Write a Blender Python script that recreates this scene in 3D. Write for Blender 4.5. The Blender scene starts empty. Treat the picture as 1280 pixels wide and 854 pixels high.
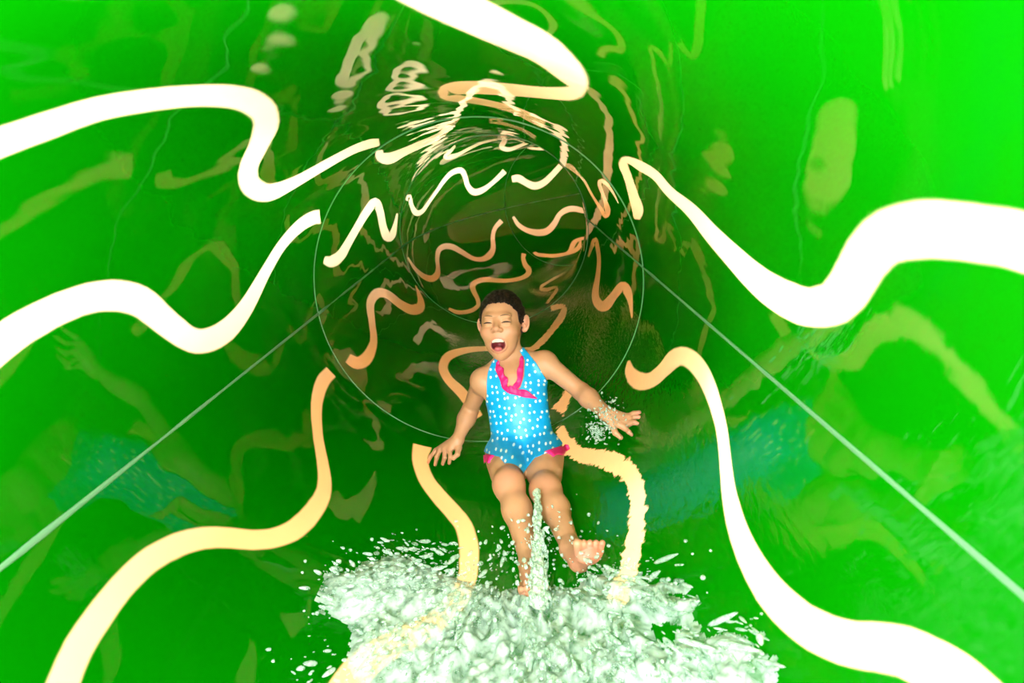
import bpy, bmesh, math, random
import numpy as np
from mathutils import Vector, Matrix

# ------------------------------------------------------------------ basics
R = 0.6                      # inner radius of the slide tube
BEND_AT, BEND_R, BEND_TILT = 4.1182, 3.997, -0.0417
CAM = (0.1968, 0.0, 0.4462)
scene = bpy.context.scene
COL = scene.collection

def tag(o, label=None, cat=None, group=None, kind=None):
    if label: o['label'] = label
    if cat: o['category'] = cat
    if group: o['group'] = group
    if kind: o['kind'] = kind
    return o

def empty(name, loc=(0, 0, 0)):
    o = bpy.data.objects.new(name, None)
    o.location = loc
    COL.objects.link(o)
    return o

def wloc(o):
    v = np.zeros(3)
    while o is not None:
        v += np.array(o.location); o = o.parent
    return v

def mesh_obj(name, verts, faces, mat, parent=None, smooth=True, origin=(0, 0, 0)):
    """verts in world space; the object sits at origin (relative to its parent's place)"""
    off = np.array(origin, float)
    v = np.asarray(verts, float) - off
    me = bpy.data.meshes.new(name)
    if isinstance(faces, np.ndarray):
        n, k = faces.shape
        me.vertices.add(len(v)); me.vertices.foreach_set('co', v.ravel())
        me.loops.add(n * k); me.loops.foreach_set('vertex_index', faces.astype(np.int32).ravel())
        me.polygons.add(n)
        me.polygons.foreach_set('loop_start', np.arange(0, n * k, k, dtype=np.int32))
        me.update(calc_edges=True)
    else:
        me.from_pydata([tuple(a) for a in v], [], [tuple(f) for f in faces])
    me.validate()
    if smooth:
        me.polygons.foreach_set('use_smooth', [True] * len(me.polygons))
    if mat: me.materials.append(mat)
    o = bpy.data.objects.new(name, me)
    COL.objects.link(o)
    if parent is not None:
        o.parent = parent
        o.location = off - wloc(parent)
    else:
        o.location = off
    return o

# ------------------------------------------------------------------ the tube's path
def frame(s):
    s = np.atleast_1d(np.asarray(s, float))
    b = np.array([math.cos(BEND_TILT), 0, math.sin(BEND_TILT)])
    a = np.clip(s - BEND_AT, 0, None) / BEND_R
    y = np.array([0, 1., 0])
    C = np.minimum(s, BEND_AT)[:, None] * y + (BEND_R * np.sin(a))[:, None] * y + (BEND_R * (1 - np.cos(a)))[:, None] * b
    B = np.cos(a)[:, None] * b - np.sin(a)[:, None] * y
    N = np.array([-math.sin(BEND_TILT), 0, math.cos(BEND_TILT)]) * np.ones((len(s), 1))
    cb, sb = math.cos(BEND_TILT), math.sin(BEND_TILT)
    return C, cb * B - sb * N, sb * B + cb * N

def on_tube(th, s, rad=R):
    C, X, Z = frame(s)
    th = np.atleast_1d(th)[:, None]
    rad = np.asarray(rad).reshape(-1, 1) if np.ndim(rad) else rad
    return C + rad * (np.cos(th) * X + np.sin(th) * Z)

# ------------------------------------------------------------------ materials
def new_mat(name):
    m = bpy.data.materials.new(name); m.use_nodes = True
    nt = m.node_tree; nt.nodes.clear()
    return m, nt, nt.nodes, nt.links

def principled(name, color, rough=0.5, **kw):
    m, nt, N, L = new_mat(name)
    b = N.new('ShaderNodeBsdfPrincipled'); o = N.new('ShaderNodeOutputMaterial')
    b.inputs['Base Color'].default_value = (*color, 1); b.inputs['Roughness'].default_value = rough
    for k, v in kw.items(): b.inputs[k.replace('_', ' ')].default_value = v
    L.new(b.outputs[0], o.inputs[0])
    return m

GREEN_T = (0.0004, 0.062, 0.0002)
GREEN_D = (0.0005, 0.24, 0.0003)
CREAM_T = (0.86, 0.69, 0.44)

def shell_material(name, wet):
    m, nt, N, L = new_mat(name)
    at = N.new('ShaderNodeAttribute'); at.attribute_name = 'stripe'
    mr = N.new('ShaderNodeMapRange'); mr.interpolation_type = 'SMOOTHSTEP'
    mr.inputs['From Min'].default_value = -0.0035; mr.inputs['From Max'].default_value = 0.0045
    mr.inputs['To Min'].default_value = 1; mr.inputs['To Max'].default_value = 0
    L.new(at.outputs['Fac'], mr.inputs['Value'])
    uv = N.new('ShaderNodeAttribute'); uv.attribute_name = 'path'     # (arc, distance, 0)
    # slightly uneven laminate thickness
    ns = N.new('ShaderNodeTexNoise'); ns.inputs['Scale'].default_value = 2.5; ns.inputs['Detail'].default_value = 3
    L.new(uv.outputs['Vector'], ns.inputs['Vector'])
    tv = N.new('ShaderNodeMapRange'); tv.inputs['From Min'].default_value = .3; tv.inputs['From Max'].default_value = .7
    tv.inputs['To Min'].default_value = .90; tv.inputs['To Max'].default_value = 1.06
    L.new(ns.outputs['Fac'], tv.inputs['Value'])
    if wet:
        # water running over the stripes breaks up their edges
        wx = N.new('ShaderNodeSeparateXYZ'); L.new(uv.outputs['Vector'], wx.inputs[0])
        w1 = N.new('ShaderNodeMath'); w1.operation = 'ADD'; w1.inputs[1].default_value = 0.66; L.new(wx.outputs['X'], w1.inputs[0])
        w2 = N.new('ShaderNodeMath'); w2.operation = 'ABSOLUTE'; L.new(w1.outputs[0], w2.inputs[0])
        w3 = N.new('ShaderNodeMapRange'); w3.inputs['From Min'].default_value = .16; w3.inputs['From Max'].default_value = .30
        w3.inputs['To Min'].default_value = .050; w3.inputs['To Max'].default_value = 0; L.new(w2.outputs[0], w3.inputs['Value'])
        wn = N.new('ShaderNodeTexNoise'); wn.inputs['Scale'].default_value = 38; wn.inputs['Detail'].default_value = 5
        L.new(uv.outputs['Vector'], wn.inputs['Vector'])
        w4 = N.new('ShaderNodeMath'); w4.operation = 'SUBTRACT'; w4.inputs[1].default_value = .45; L.new(wn.outputs['Fac'], w4.inputs[0])
        w5 = N.new('ShaderNodeMath'); w5.operation = 'MULTIPLY_ADD'; L.new(w4.outputs[0], w5.inputs[0]); L.new(w3.outputs[0], w5.inputs[1]); L.new(at.outputs['Fac'], w5.inputs[2])
        L.new(w5.outputs[0], mr.inputs['Value'])
    def mixc(a, b):
        x = N.new('ShaderNodeMix'); x.data_type = 'RGBA'
        x.inputs[6].default_value = (*a, 1); x.inputs[7].default_value = (*b, 1)
        L.new(mr.outputs[0], x.inputs[0])
        return x.outputs[2]
    tcol = mixc(GREEN_T, CREAM_T)
    sc = N.new('ShaderNodeVectorMath'); sc.operation = 'SCALE'
    L.new(tcol, sc.inputs[0]); L.new(tv.outputs[0], sc.inputs['Scale'])
    tr = N.new('ShaderNodeBsdfTranslucent'); L.new(sc.outputs[0], tr.inputs['Color'])
    df = N.new('ShaderNodeBsdfDiffuse'); L.new(mixc(GREEN_D, (0.36, 0.29, 0.19)), df.inputs['Color'])
    dens = N.new('ShaderNodeMix'); dens.data_type = 'FLOAT'           # how much light the laminate lets through
    dens.inputs[2].default_value = 0.60; dens.inputs[3].default_value = 0.80
    L.new(mr.outputs[0], dens.inputs[0])
    mx = N.new('ShaderNodeMixShader'); L.new(dens.outputs[0], mx.inputs[0])
    L.new(df.outputs[0], mx.inputs[1]); L.new(tr.outputs[0], mx.inputs[2])
    # wavy gel coat
    mp = N.new('ShaderNodeMapping'); mp.inputs['Scale'].default_value = (7.0, 3.2, 1)
    L.new(uv.outputs['Vector'], mp.inputs['Vector'])
    nb = N.new('ShaderNodeTexNoise'); nb.inputs['Scale'].default_value = 1; nb.inputs['Detail'].default_value = 1.5
    L.new(mp.outputs[0], nb.inputs['Vector'])
    bp = N.new('ShaderNodeBump'); bp.inputs['Strength'].default_value = 1.0; bp.inputs['Distance'].default_value = 0.0022
    L.new(nb.outputs['Fac'], bp.inputs['Height'])
    nrm = bp.outputs[0]
    if wet:
        # ripples of the running water, only along the bottom of the trough
        sx = N.new('ShaderNodeSeparateXYZ'); L.new(uv.outputs['Vector'], sx.inputs[0])
        ab = N.new('ShaderNodeMath'); ab.operation = 'ADD'; ab.inputs[1].default_value = 0.74
        L.new(sx.outputs['X'], ab.inputs[0])
        aa = N.new('ShaderNodeMath'); aa.operation = 'ABSOLUTE'; L.new(ab.outputs[0], aa.inputs[0])
        wm = N.new('ShaderNodeMapRange'); wm.interpolation_type = 'SMOOTHSTEP'
        wm.inputs['From Min'].default_value = 0.34; wm.inputs['From Max'].default_value = 0.66
        wm.inputs['To Min'].default_value = 1; wm.inputs['To Max'].default_value = 0
        L.new(aa.outputs[0], wm.inputs['Value'])
        m2 = N.new('ShaderNodeMapping'); m2.inputs['Scale'].default_value = (60, 24, 1)
        L.new(uv.outputs['Vector'], m2.inputs['Vector'])
        n2 = N.new('ShaderNodeTexNoise'); n2.inputs['Scale'].default_value = 1; n2.inputs['Detail'].default_value = 3
        L.new(m2.outputs[0], n2.inputs['Vector'])
        hm = N.new('ShaderNodeMath'); hm.operation = 'MULTIPLY'
        L.new(n2.outputs['Fac'], hm.inputs[0]); L.new(wm.outputs[0], hm.inputs[1])
        b2 = N.new('ShaderNodeBump'); b2.inputs['Distance'].default_value = 0.0017
        L.new(hm.outputs[0], b2.inputs['Height']); L.new(nrm, b2.inputs['Normal'])
        nrm = b2.outputs[0]
    gl = N.new('ShaderNodeBsdfGlossy'); gl.inputs['Roughness'].default_value = 0.015
    gl.inputs['Color'].default_value = (1, 1, 1, 1)
    L.new(nrm, gl.inputs['Normal'])
    fr = N.new('ShaderNodeFresnel'); fr.inputs['IOR'].default_value = 1.23
    L.new(nrm, fr.inputs['Normal'])
    m3 = N.new('ShaderNodeMixShader'); L.new(fr.outputs[0], m3.inputs[0])
    L.new(mx.outputs[0], m3.inputs[1]); L.new(gl.outputs[0], m3.inputs[2])
    o = N.new('ShaderNodeOutputMaterial'); L.new(m3.outputs[0], o.inputs[0])
    return m

MAT_UP = shell_material('green_translucent_laminate', False)
MAT_LO = shell_material('green_translucent_laminate_wet', True)

def bead_material():
    m, nt, N, L = new_mat('pale_sealant')
    t = N.new('ShaderNodeBsdfTranslucent'); t.inputs[0].default_value = (0.33, 0.72, 0.36, 1)
    d = N.new('ShaderNodeBsdfDiffuse'); d.inputs[0].default_value = (0.30, 0.58, 0.34, 1)
    mx = N.new('ShaderNodeMixShader'); mx.inputs[0].default_value = .5
    L.new(d.outputs[0], mx.inputs[1]); L.new(t.outputs[0], mx.inputs[2])
    o = N.new('ShaderNodeOutputMaterial'); L.new(mx.outputs[0], o.inputs[0])
    return m
MAT_BEAD = bead_material()

# ------------------------------------------------------------------ stripe pattern (arc, distance) in millimetres
STRIPES = {
 'a1':[1318,569,1304,590,1288,614,1271,637,1257,655,1246,669,1239,678,1234,685,1227,694,1219,703,1210,712,1201,722,1193,732,1186,744,1180,757,1174,772,1168,788,1162,804,1156,823,1150,842,1145,863,1141,884,1138,907,1136,931,1135,956,1136,981,1139,1007,1143,1031,1147,1050,1150,1064,1153,1074,1156,1083,1160,1093,1166,1108,1179,1131,1195,1158,1211,1182,1226,1202,1241,1218,1257,1235,1274,1252,1289,1272,1305,1291,1320,1315,1337,1344,1354,1379,1369,1417,1381,1457,1391,1495,1398,1531,1403,1570,1406,1609,1404,1646,1399,1680,1390,1712,1380,1743,1369,1775,1356,1809,1342,1844,1327,1878,1312,1912,1295,1947,1277,1981,1260,2013,1245,2044,1234,2075,1226,2109,1219,2142,1213,2172,1208,2194,1205,2213,1202,2233,1198,2255,1162,2091,1163,2065,1165,2039,1167,2011,1172,1986,1180,1964,1188,1942,1199,1920,1212,1898,1228,1875,1245,1849,1263,1820,1278,1790,1294,1761,1308,1731,1321,1700,1331,1667,1339,1632,1345,1597,1348,1563,1349,1535,1347,1513,1344,1496,1340,1481,1337,1466,1333,1452,1330,1440,1326,1430,1324,1423,1319,1412,1311,1398,1302,1381,1291,1365,1279,1351,1264,1337,1247,1321,1230,1301,1213,1282,1194,1260,1173,1229,1150,1183,1129,1129,1111,1076,1098,1025,1090,981,1085,945,1083,915,1084,889,1086,866,1089,845,1094,826,1099,808,1105,791,1111,774,1117,757,1124,742,1130,727,1137,714,1143,701,1150,689,1157,678,1165,668,1173,659,1181,651,1189,642,1195,635,1201,629,1208,621,1217,609,1230,592,1245,571,1259,550,1271,530],
 'a2':[1654,690,1639,726,1622,766,1605,806,1590,840,1581,864,1576,879,1574,892,1571,908,1567,927,1565,948,1564,969,1563,990,1565,1010,1567,1029,1571,1048,1576,1067,1581,1086,1588,1105,1595,1123,1603,1140,1612,1157,1626,1178,1642,1203,1660,1229,1678,1256,1696,1283,1715,1312,1732,1341,1747,1369,1759,1397,1768,1427,1775,1457,1780,1489,1783,1524,1783,1560,1781,1597,1774,1633,1765,1667,1753,1700,1739,1733,1721,1765,1700,1796,1678,1824,1657,1850,1639,1875,1621,1898,1605,1920,1591,1944,1579,1972,1568,2002,1558,2035,1551,2066,1545,2097,1542,2128,1540,2159,1539,2187,1539,2205,1540,2218,1543,2239,1545,2266,1484,2168,1484,2148,1482,2124,1482,2092,1484,2061,1487,2033,1492,2005,1499,1976,1508,1950,1519,1926,1532,1901,1546,1878,1561,1855,1576,1834,1593,1814,1610,1793,1627,1769,1646,1740,1665,1709,1682,1677,1695,1645,1705,1613,1712,1581,1717,1552,1719,1525,1720,1501,1719,1478,1717,1457,1714,1438,1711,1424,1708,1415,1704,1405,1697,1390,1685,1370,1668,1345,1650,1316,1631,1288,1614,1262,1595,1235,1575,1203,1556,1167,1541,1132,1530,1100,1521,1070,1514,1042,1510,1016,1507,992,1505,969,1505,946,1506,924,1507,901,1510,880,1513,860,1516,845,1519,830,1524,813,1533,790,1546,759,1562,722,1578,686,1592,653],
 'a3':[-1601,624,-1611,648,-1621,673,-1632,699,-1641,721,-1649,738,-1654,752,-1659,763,-1664,774,-1669,787,-1674,799,-1678,811,-1682,823,-1685,837,-1688,852,-1690,868,-1692,884,-1694,899,-1696,914,-1697,929,-1698,944,-1698,962,-1697,981,-1696,999,-1694,1017,-1691,1033,-1687,1049,-1683,1065,-1677,1081,-1672,1097,-1666,1113,-1659,1128,-1652,1142,-1644,1157,-1634,1171,-1624,1186,-1612,1200,-1600,1214,-1586,1228,-1572,1243,-1557,1258,-1544,1274,-1532,1289,-1519,1306,-1508,1324,-1497,1343,-1487,1363,-1477,1385,-1469,1410,-1463,1438,-1457,1467,-1454,1498,-1452,1528,-1451,1557,-1452,1586,-1455,1616,-1461,1646,-1470,1674,-1480,1698,-1492,1721,-1505,1744,-1519,1768,-1535,1792,-1550,1815,-1565,1838,-1579,1863,-1593,1890,-1606,1916,-1617,1940,-1626,1962,-1634,1983,-1640,2004,-1645,2026,-1651,2050,-1655,2075,-1658,2099,-1660,2120,-1661,2137,-1661,2155,-1660,2178,-1659,2204,-1708,2179,-1709,2155,-1710,2130,-1711,2099,-1709,2068,-1704,2039,-1698,2012,-1690,1987,-1683,1964,-1674,1943,-1666,1923,-1656,1904,-1645,1884,-1632,1861,-1617,1838,-1602,1814,-1588,1790,-1572,1767,-1557,1743,-1543,1720,-1531,1697,-1520,1675,-1511,1653,-1505,1633,-1500,1613,-1499,1593,-1498,1571,-1500,1549,-1501,1525,-1504,1501,-1507,1476,-1512,1452,-1516,1431,-1521,1413,-1527,1396,-1534,1379,-1542,1363,-1550,1348,-1560,1334,-1571,1319,-1582,1305,-1595,1291,-1609,1276,-1624,1260,-1638,1243,-1652,1226,-1665,1208,-1677,1190,-1688,1170,-1698,1151,-1707,1131,-1715,1112,-1721,1093,-1727,1073,-1732,1054,-1737,1034,-1740,1013,-1742,992,-1743,971,-1743,951,-1743,933,-1742,916,-1741,900,-1740,885,-1738,869,-1736,853,-1734,837,-1731,821,-1728,806,-1723,792,-1719,779,-1714,767,-1709,754,-1704,742,-1700,731,-1694,719,-1688,703,-1680,681,-1670,657,-1661,632,-1652,609],
 'a4':[849,489,845,512,840,537,835,565,829,591,823,615,816,636,810,654,803,672,796,689,789,704,782,718,774,733,766,748,757,763,747,777,737,790,728,802,719,811,710,819,703,828,696,841,688,857,681,874,674,892,666,910,658,926,652,938,649,944,647,945,646,943,645,937,644,943,647,967,654,997,664,1029,675,1061,688,1090,703,1116,720,1137,735,1155,751,1171,766,1183,780,1193,794,1202,807,1213,819,1224,830,1236,840,1251,849,1270,859,1294,870,1331,887,1439,894,1556,891,1602,886,1636,878,1665,868,1690,855,1708,841,1723,827,1739,815,1756,803,1775,791,1794,779,1816,766,1837,752,1859,739,1883,726,1911,715,1949,704,1997,692,2048,680,2093,668,2125,656,2151,644,2172,631,2189,637,1804,648,1781,658,1755,668,1730,678,1707,688,1687,698,1668,709,1650,720,1636,732,1625,744,1616,757,1607,769,1596,780,1585,791,1574,802,1562,813,1547,826,1531,838,1515,849,1494,856,1469,860,1439,862,1409,862,1390,865,1448,875,1526,873,1525,867,1514,859,1502,849,1491,837,1479,824,1468,809,1456,794,1444,776,1429,758,1409,740,1384,721,1352,702,1315,684,1274,668,1233,655,1195,643,1160,632,1121,625,1072,621,999,624,921,629,859,636,810,644,774,651,747,659,724,665,705,672,688,678,672,685,657,693,644,700,633,708,624,715,617,722,608,729,598,736,588,743,578,750,568,756,559,762,550,767,542,773,532,779,522,784,511,790,499,795,486,801,470,806,452,812,435,816,419],
 'a5':[200,2086,212,2043,224,1996,239,1946,255,1903,270,1875,283,1858,296,1843,311,1822,327,1792,346,1754,365,1713,382,1671,397,1631,412,1594,423,1562,428,1542,429,1540,429,1549,430,1549,431,1535,427,1518,421,1505,412,1492,405,1476,400,1456,395,1434,390,1417,384,1406,375,1405,364,1410,351,1414,338,1410,326,1395,315,1374,304,1353,293,1338,280,1327,266,1318,251,1308,238,1294,227,1278,216,1260,207,1241,197,1221,188,1201,178,1179,169,1156,162,1131,156,1107,151,1082,148,1056,146,1029,145,1002,146,972,148,938,155,900,164,863,175,826,188,790,204,753,224,718,241,690,255,669,268,651,280,634,291,618,299,607,306,596,313,584,320,573,324,565,327,559,330,553,332,545,335,538,337,529,340,518,343,506,346,494,348,481,350,469,352,456,353,443,354,432,355,422,356,414,355,407,354,397,352,383,349,368,346,354,343,341,339,329,334,319,330,308,326,298,371,269,375,276,380,285,385,294,390,303,394,314,398,326,402,338,405,349,407,358,408,367,408,374,408,382,409,391,409,402,409,413,409,425,408,438,406,452,403,466,399,483,394,501,388,520,380,540,371,562,359,586,347,609,337,628,326,646,314,666,303,683,294,698,285,712,273,731,262,750,255,763,251,769,247,778,242,793,236,811,231,826,229,841,227,858,227,878,226,900,226,921,227,942,228,963,231,984,235,1005,240,1027,247,1048,254,1069,261,1088,268,1106,276,1123,284,1140,294,1155,306,1168,318,1180,329,1195,339,1216,348,1240,356,1263,365,1278,375,1283,386,1280,397,1274,407,1273,416,1279,423,1289,429,1301,434,1316,439,1337,445,1363,449,1392,452,1423,453,1464,449,1528,438,1612,424,1690,410,1746,395,1784,380,1818,365,1856,346,1905,325,1961,303,2014,283,2058,266,2094,250,2124,236,2148,226,2166,218,2177,210,2189,200,2207,188,2226],
 'a6':[-345,2241,-354,2233,-364,2226,-374,2211,-381,2186,-385,2153,-386,2114,-383,2067,-373,2014,-357,1965,-340,1926,-322,1893,-303,1863,-284,1838,-266,1818,-249,1801,-232,1780,-213,1756,-194,1731,-180,1709,-174,1698,-174,1694,-171,1686,-168,1671,-165,1651,-162,1627,-161,1599,-161,1569,-162,1540,-165,1513,-169,1487,-174,1461,-180,1437,-186,1413,-194,1390,-201,1369,-208,1350,-216,1334,-223,1321,-230,1309,-238,1296,-246,1283,-254,1270,-263,1257,-271,1244,-278,1231,-286,1219,-293,1206,-301,1190,-309,1172,-317,1152,-325,1130,-331,1107,-337,1083,-341,1058,-345,1033,-347,1007,-349,981,-349,954,-349,927,-346,901,-342,874,-336,848,-329,823,-321,799,-312,776,-301,754,-290,734,-279,715,-267,698,-256,683,-246,670,-237,660,-229,649,-222,640,-217,633,-212,627,-208,619,-204,611,-200,602,-195,591,-190,580,-187,573,-184,566,-181,551,-176,529,-171,503,-167,478,-165,456,-164,437,-164,420,-165,404,-166,388,-110,372,-107,386,-105,401,-102,418,-101,436,-102,458,-104,483,-107,508,-110,530,-114,548,-119,562,-123,573,-127,582,-132,593,-137,605,-143,617,-150,631,-159,645,-168,658,-176,669,-185,681,-195,694,-206,707,-215,718,-223,730,-232,744,-242,761,-250,778,-258,795,-266,813,-272,834,-278,856,-283,877,-287,899,-290,922,-292,946,-293,970,-293,994,-292,1017,-290,1040,-287,1063,-283,1084,-278,1105,-272,1125,-267,1144,-261,1160,-255,1173,-249,1185,-242,1198,-235,1210,-227,1223,-219,1235,-211,1247,-203,1259,-195,1270,-187,1282,-179,1296,-170,1312,-161,1330,-152,1349,-143,1368,-134,1387,-126,1408,-119,1430,-112,1454,-107,1481,-104,1510,-102,1544,-103,1582,-108,1624,-117,1674,-132,1730,-155,1791,-180,1836,-203,1863,-223,1880,-240,1896,-257,1915,-273,1935,-287,1952,-296,1969,-304,1987,-311,2009,-315,2026,-317,2034,-320,2040,-324,2058,-329,2084,-333,2109,-336,2131,-337,2157,-336,2185,-335,2216],
 'a7':[-1279,2171,-1277,2146,-1274,2120,-1270,2086,-1264,2051,-1255,2017,-1244,1984,-1232,1952,-1219,1921,-1205,1894,-1190,1869,-1175,1846,-1161,1824,-1147,1802,-1132,1781,-1119,1762,-1107,1743,-1096,1724,-1086,1708,-1078,1693,-1072,1678,-1067,1659,-1062,1638,-1058,1616,-1055,1595,-1053,1575,-1051,1555,-1050,1535,-1049,1516,-1047,1500,-1046,1489,-1046,1479,-1047,1465,-1049,1446,-1052,1425,-1056,1405,-1063,1387,-1073,1367,-1085,1345,-1100,1324,-1114,1305,-1129,1287,-1145,1271,-1163,1254,-1178,1238,-1191,1225,-1203,1213,-1216,1199,-1229,1181,-1240,1161,-1251,1140,-1261,1116,-1269,1089,-1276,1060,-1282,1030,-1286,1001,-1291,975,-1225,960,-1221,986,-1217,1014,-1212,1040,-1207,1062,-1201,1081,-1194,1098,-1187,1114,-1179,1129,-1172,1141,-1164,1150,-1153,1162,-1141,1176,-1126,1191,-1110,1208,-1093,1227,-1076,1248,-1060,1270,-1046,1294,-1032,1320,-1020,1345,-1012,1372,-1006,1399,-1003,1424,-1000,1445,-998,1464,-998,1482,-998,1497,-998,1512,-998,1531,-999,1553,-1000,1579,-1003,1606,-1008,1633,-1014,1662,-1021,1691,-1030,1720,-1041,1747,-1052,1770,-1064,1790,-1075,1810,-1089,1832,-1103,1854,-1117,1875,-1131,1896,-1145,1919,-1160,1941,-1173,1964,-1183,1986,-1193,2011,-1202,2040,-1209,2069,-1214,2094,-1215,2113,-1214,2131,-1212,2156,-1211,2185],
 'a8':[-720,2271,-724,2244,-729,2218,-733,2186,-733,2149,-730,2111,-725,2075,-717,2040,-708,2006,-696,1974,-684,1946,-671,1921,-657,1895,-643,1868,-628,1841,-614,1817,-602,1793,-590,1766,-579,1740,-570,1717,-562,1697,-556,1679,-549,1662,-544,1645,-540,1628,-538,1611,-536,1593,-537,1573,-538,1553,-541,1531,-545,1509,-550,1487,-556,1467,-561,1449,-567,1433,-574,1416,-581,1400,-588,1385,-594,1370,-601,1356,-608,1341,-615,1326,-621,1312,-627,1299,-634,1287,-642,1274,-652,1261,-663,1247,-673,1232,-633,1174,-623,1186,-612,1198,-601,1211,-591,1225,-582,1240,-575,1255,-569,1270,-563,1284,-557,1298,-551,1312,-545,1327,-538,1341,-531,1356,-524,1371,-516,1387,-509,1406,-503,1426,-496,1449,-491,1473,-486,1497,-483,1521,-480,1546,-479,1573,-480,1602,-484,1635,-489,1669,-496,1704,-507,1741,-520,1779,-536,1814,-552,1845,-568,1875,-584,1904,-601,1931,-615,1954,-626,1976,-636,1997,-645,2019,-652,2039,-658,2057,-663,2076,-669,2095,-674,2116,-679,2136,-683,2157,-687,2183,-690,2215,-694,2249],
 'b1':[1225,2300,1234,2331,1245,2366,1261,2427,1279,2523,1291,2617,1300,2708,1305,2802,1304,2887,1295,2948,1281,2986,1265,3013,1250,3043,1236,3083,1222,3126,1206,3169,1189,3208,1169,3245,1147,3278,1124,3294,1101,3282,1080,3244,1062,3188,1044,3114,1023,3016,997,2878,969,2710,942,2535,917,2370,914,2214,936,2334,959,2455,983,2567,1005,2662,1023,2738,1037,2799,1050,2846,1066,2881,1085,2897,1106,2891,1126,2871,1144,2846,1160,2822,1176,2795,1189,2763,1202,2726,1213,2685,1224,2641,1231,2599,1235,2564,1236,2538,1236,2514,1236,2492,1237,2487,1240,2500,1238,2483,1229,2437,1219,2385],
 'b2':[1714,2410,1723,2434,1733,2461,1745,2502,1754,2558,1757,2611,1756,2655,1751,2695,1746,2731,1739,2763,1730,2787,1720,2809,1710,2833,1698,2863,1685,2894,1671,2928,1656,2964,1639,3006,1620,3050,1601,3093,1586,3131,1573,3166,1563,3198,1558,3220,1557,3194,1550,3146,1556,3173,1573,3226,1592,3280,1615,3331,1641,3379,1669,3422,1694,3460,1716,3492,1736,3520,1756,3553,1776,3604,1797,3699,1808,3804,1807,3882,1800,3938,1788,3972,1771,3992,1753,4004,1735,4010,1718,4013,1700,4010,1681,4003,1663,3992,1656,3931,1672,3920,1688,3909,1702,3893,1716,3870,1729,3841,1742,3808,1751,3774,1755,3745,1754,3725,1752,3722,1755,3751,1761,3783,1758,3773,1744,3740,1726,3701,1706,3661,1682,3622,1654,3577,1624,3524,1597,3465,1574,3406,1551,3341,1527,3252,1504,3103,1506,3009,1517,2977,1531,2957,1547,2935,1564,2910,1585,2882,1605,2852,1623,2820,1638,2789,1652,2759,1664,2729,1675,2700,1684,2673,1691,2651,1697,2629,1700,2607,1703,2579,1703,2549,1703,2523,1703,2510,1704,2507,1703,2491,1698,2461,1694,2429],
 'b3':[-1664,2356,-1653,2364,-1641,2372,-1625,2387,-1609,2415,-1596,2454,-1586,2496,-1580,2544,-1579,2594,-1582,2645,-1589,2698,-1598,2750,-1610,2799,-1625,2841,-1643,2877,-1661,2908,-1678,2940,-1696,2973,-1714,3004,-1730,3034,-1741,3063,-1746,3097,-1749,3134,-1748,3169,-1747,3192,-1746,3208,-1741,3232,-1733,3265,-1721,3299,-1705,3330,-1683,3359,-1658,3387,-1634,3413,-1613,3439,-1592,3463,-1572,3489,-1552,3523,-1534,3568,-1518,3620,-1506,3679,-1497,3750,-1497,3827,-1504,3886,-1514,3924,-1525,3955,-1537,3983,-1552,4004,-1566,4021,-1579,4034,-1592,4044,-1604,4051,-1616,4055,-1628,4059,-1631,4037,-1621,4018,-1611,3999,-1601,3979,-1592,3954,-1581,3926,-1571,3895,-1562,3862,-1557,3831,-1554,3798,-1554,3770,-1557,3758,-1559,3763,-1560,3759,-1563,3738,-1568,3713,-1574,3688,-1584,3662,-1600,3632,-1618,3600,-1637,3569,-1658,3541,-1684,3511,-1710,3475,-1734,3429,-1754,3376,-1773,3318,-1788,3248,-1798,3171,-1799,3101,-1795,3042,-1787,2992,-1774,2950,-1757,2921,-1737,2898,-1717,2877,-1699,2852,-1682,2824,-1664,2796,-1650,2764,-1639,2729,-1634,2686,-1631,2638,-1630,2594,-1631,2559,-1633,2536,-1635,2517,-1637,2502,-1639,2494,-1640,2489,-1647,2479,-1658,2464,-1670,2447],
 'b4':[-689,2331,-682,2349,-674,2367,-666,2386,-658,2405,-651,2424,-644,2442,-637,2459,-630,2476,-623,2494,-615,2512,-606,2531,-598,2550,-620,2628,-630,2615,-641,2601,-651,2587,-661,2572,-670,2555,-677,2539,-685,2524,-693,2512,-702,2502,-712,2492,-723,2482,-733,2471],
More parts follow.
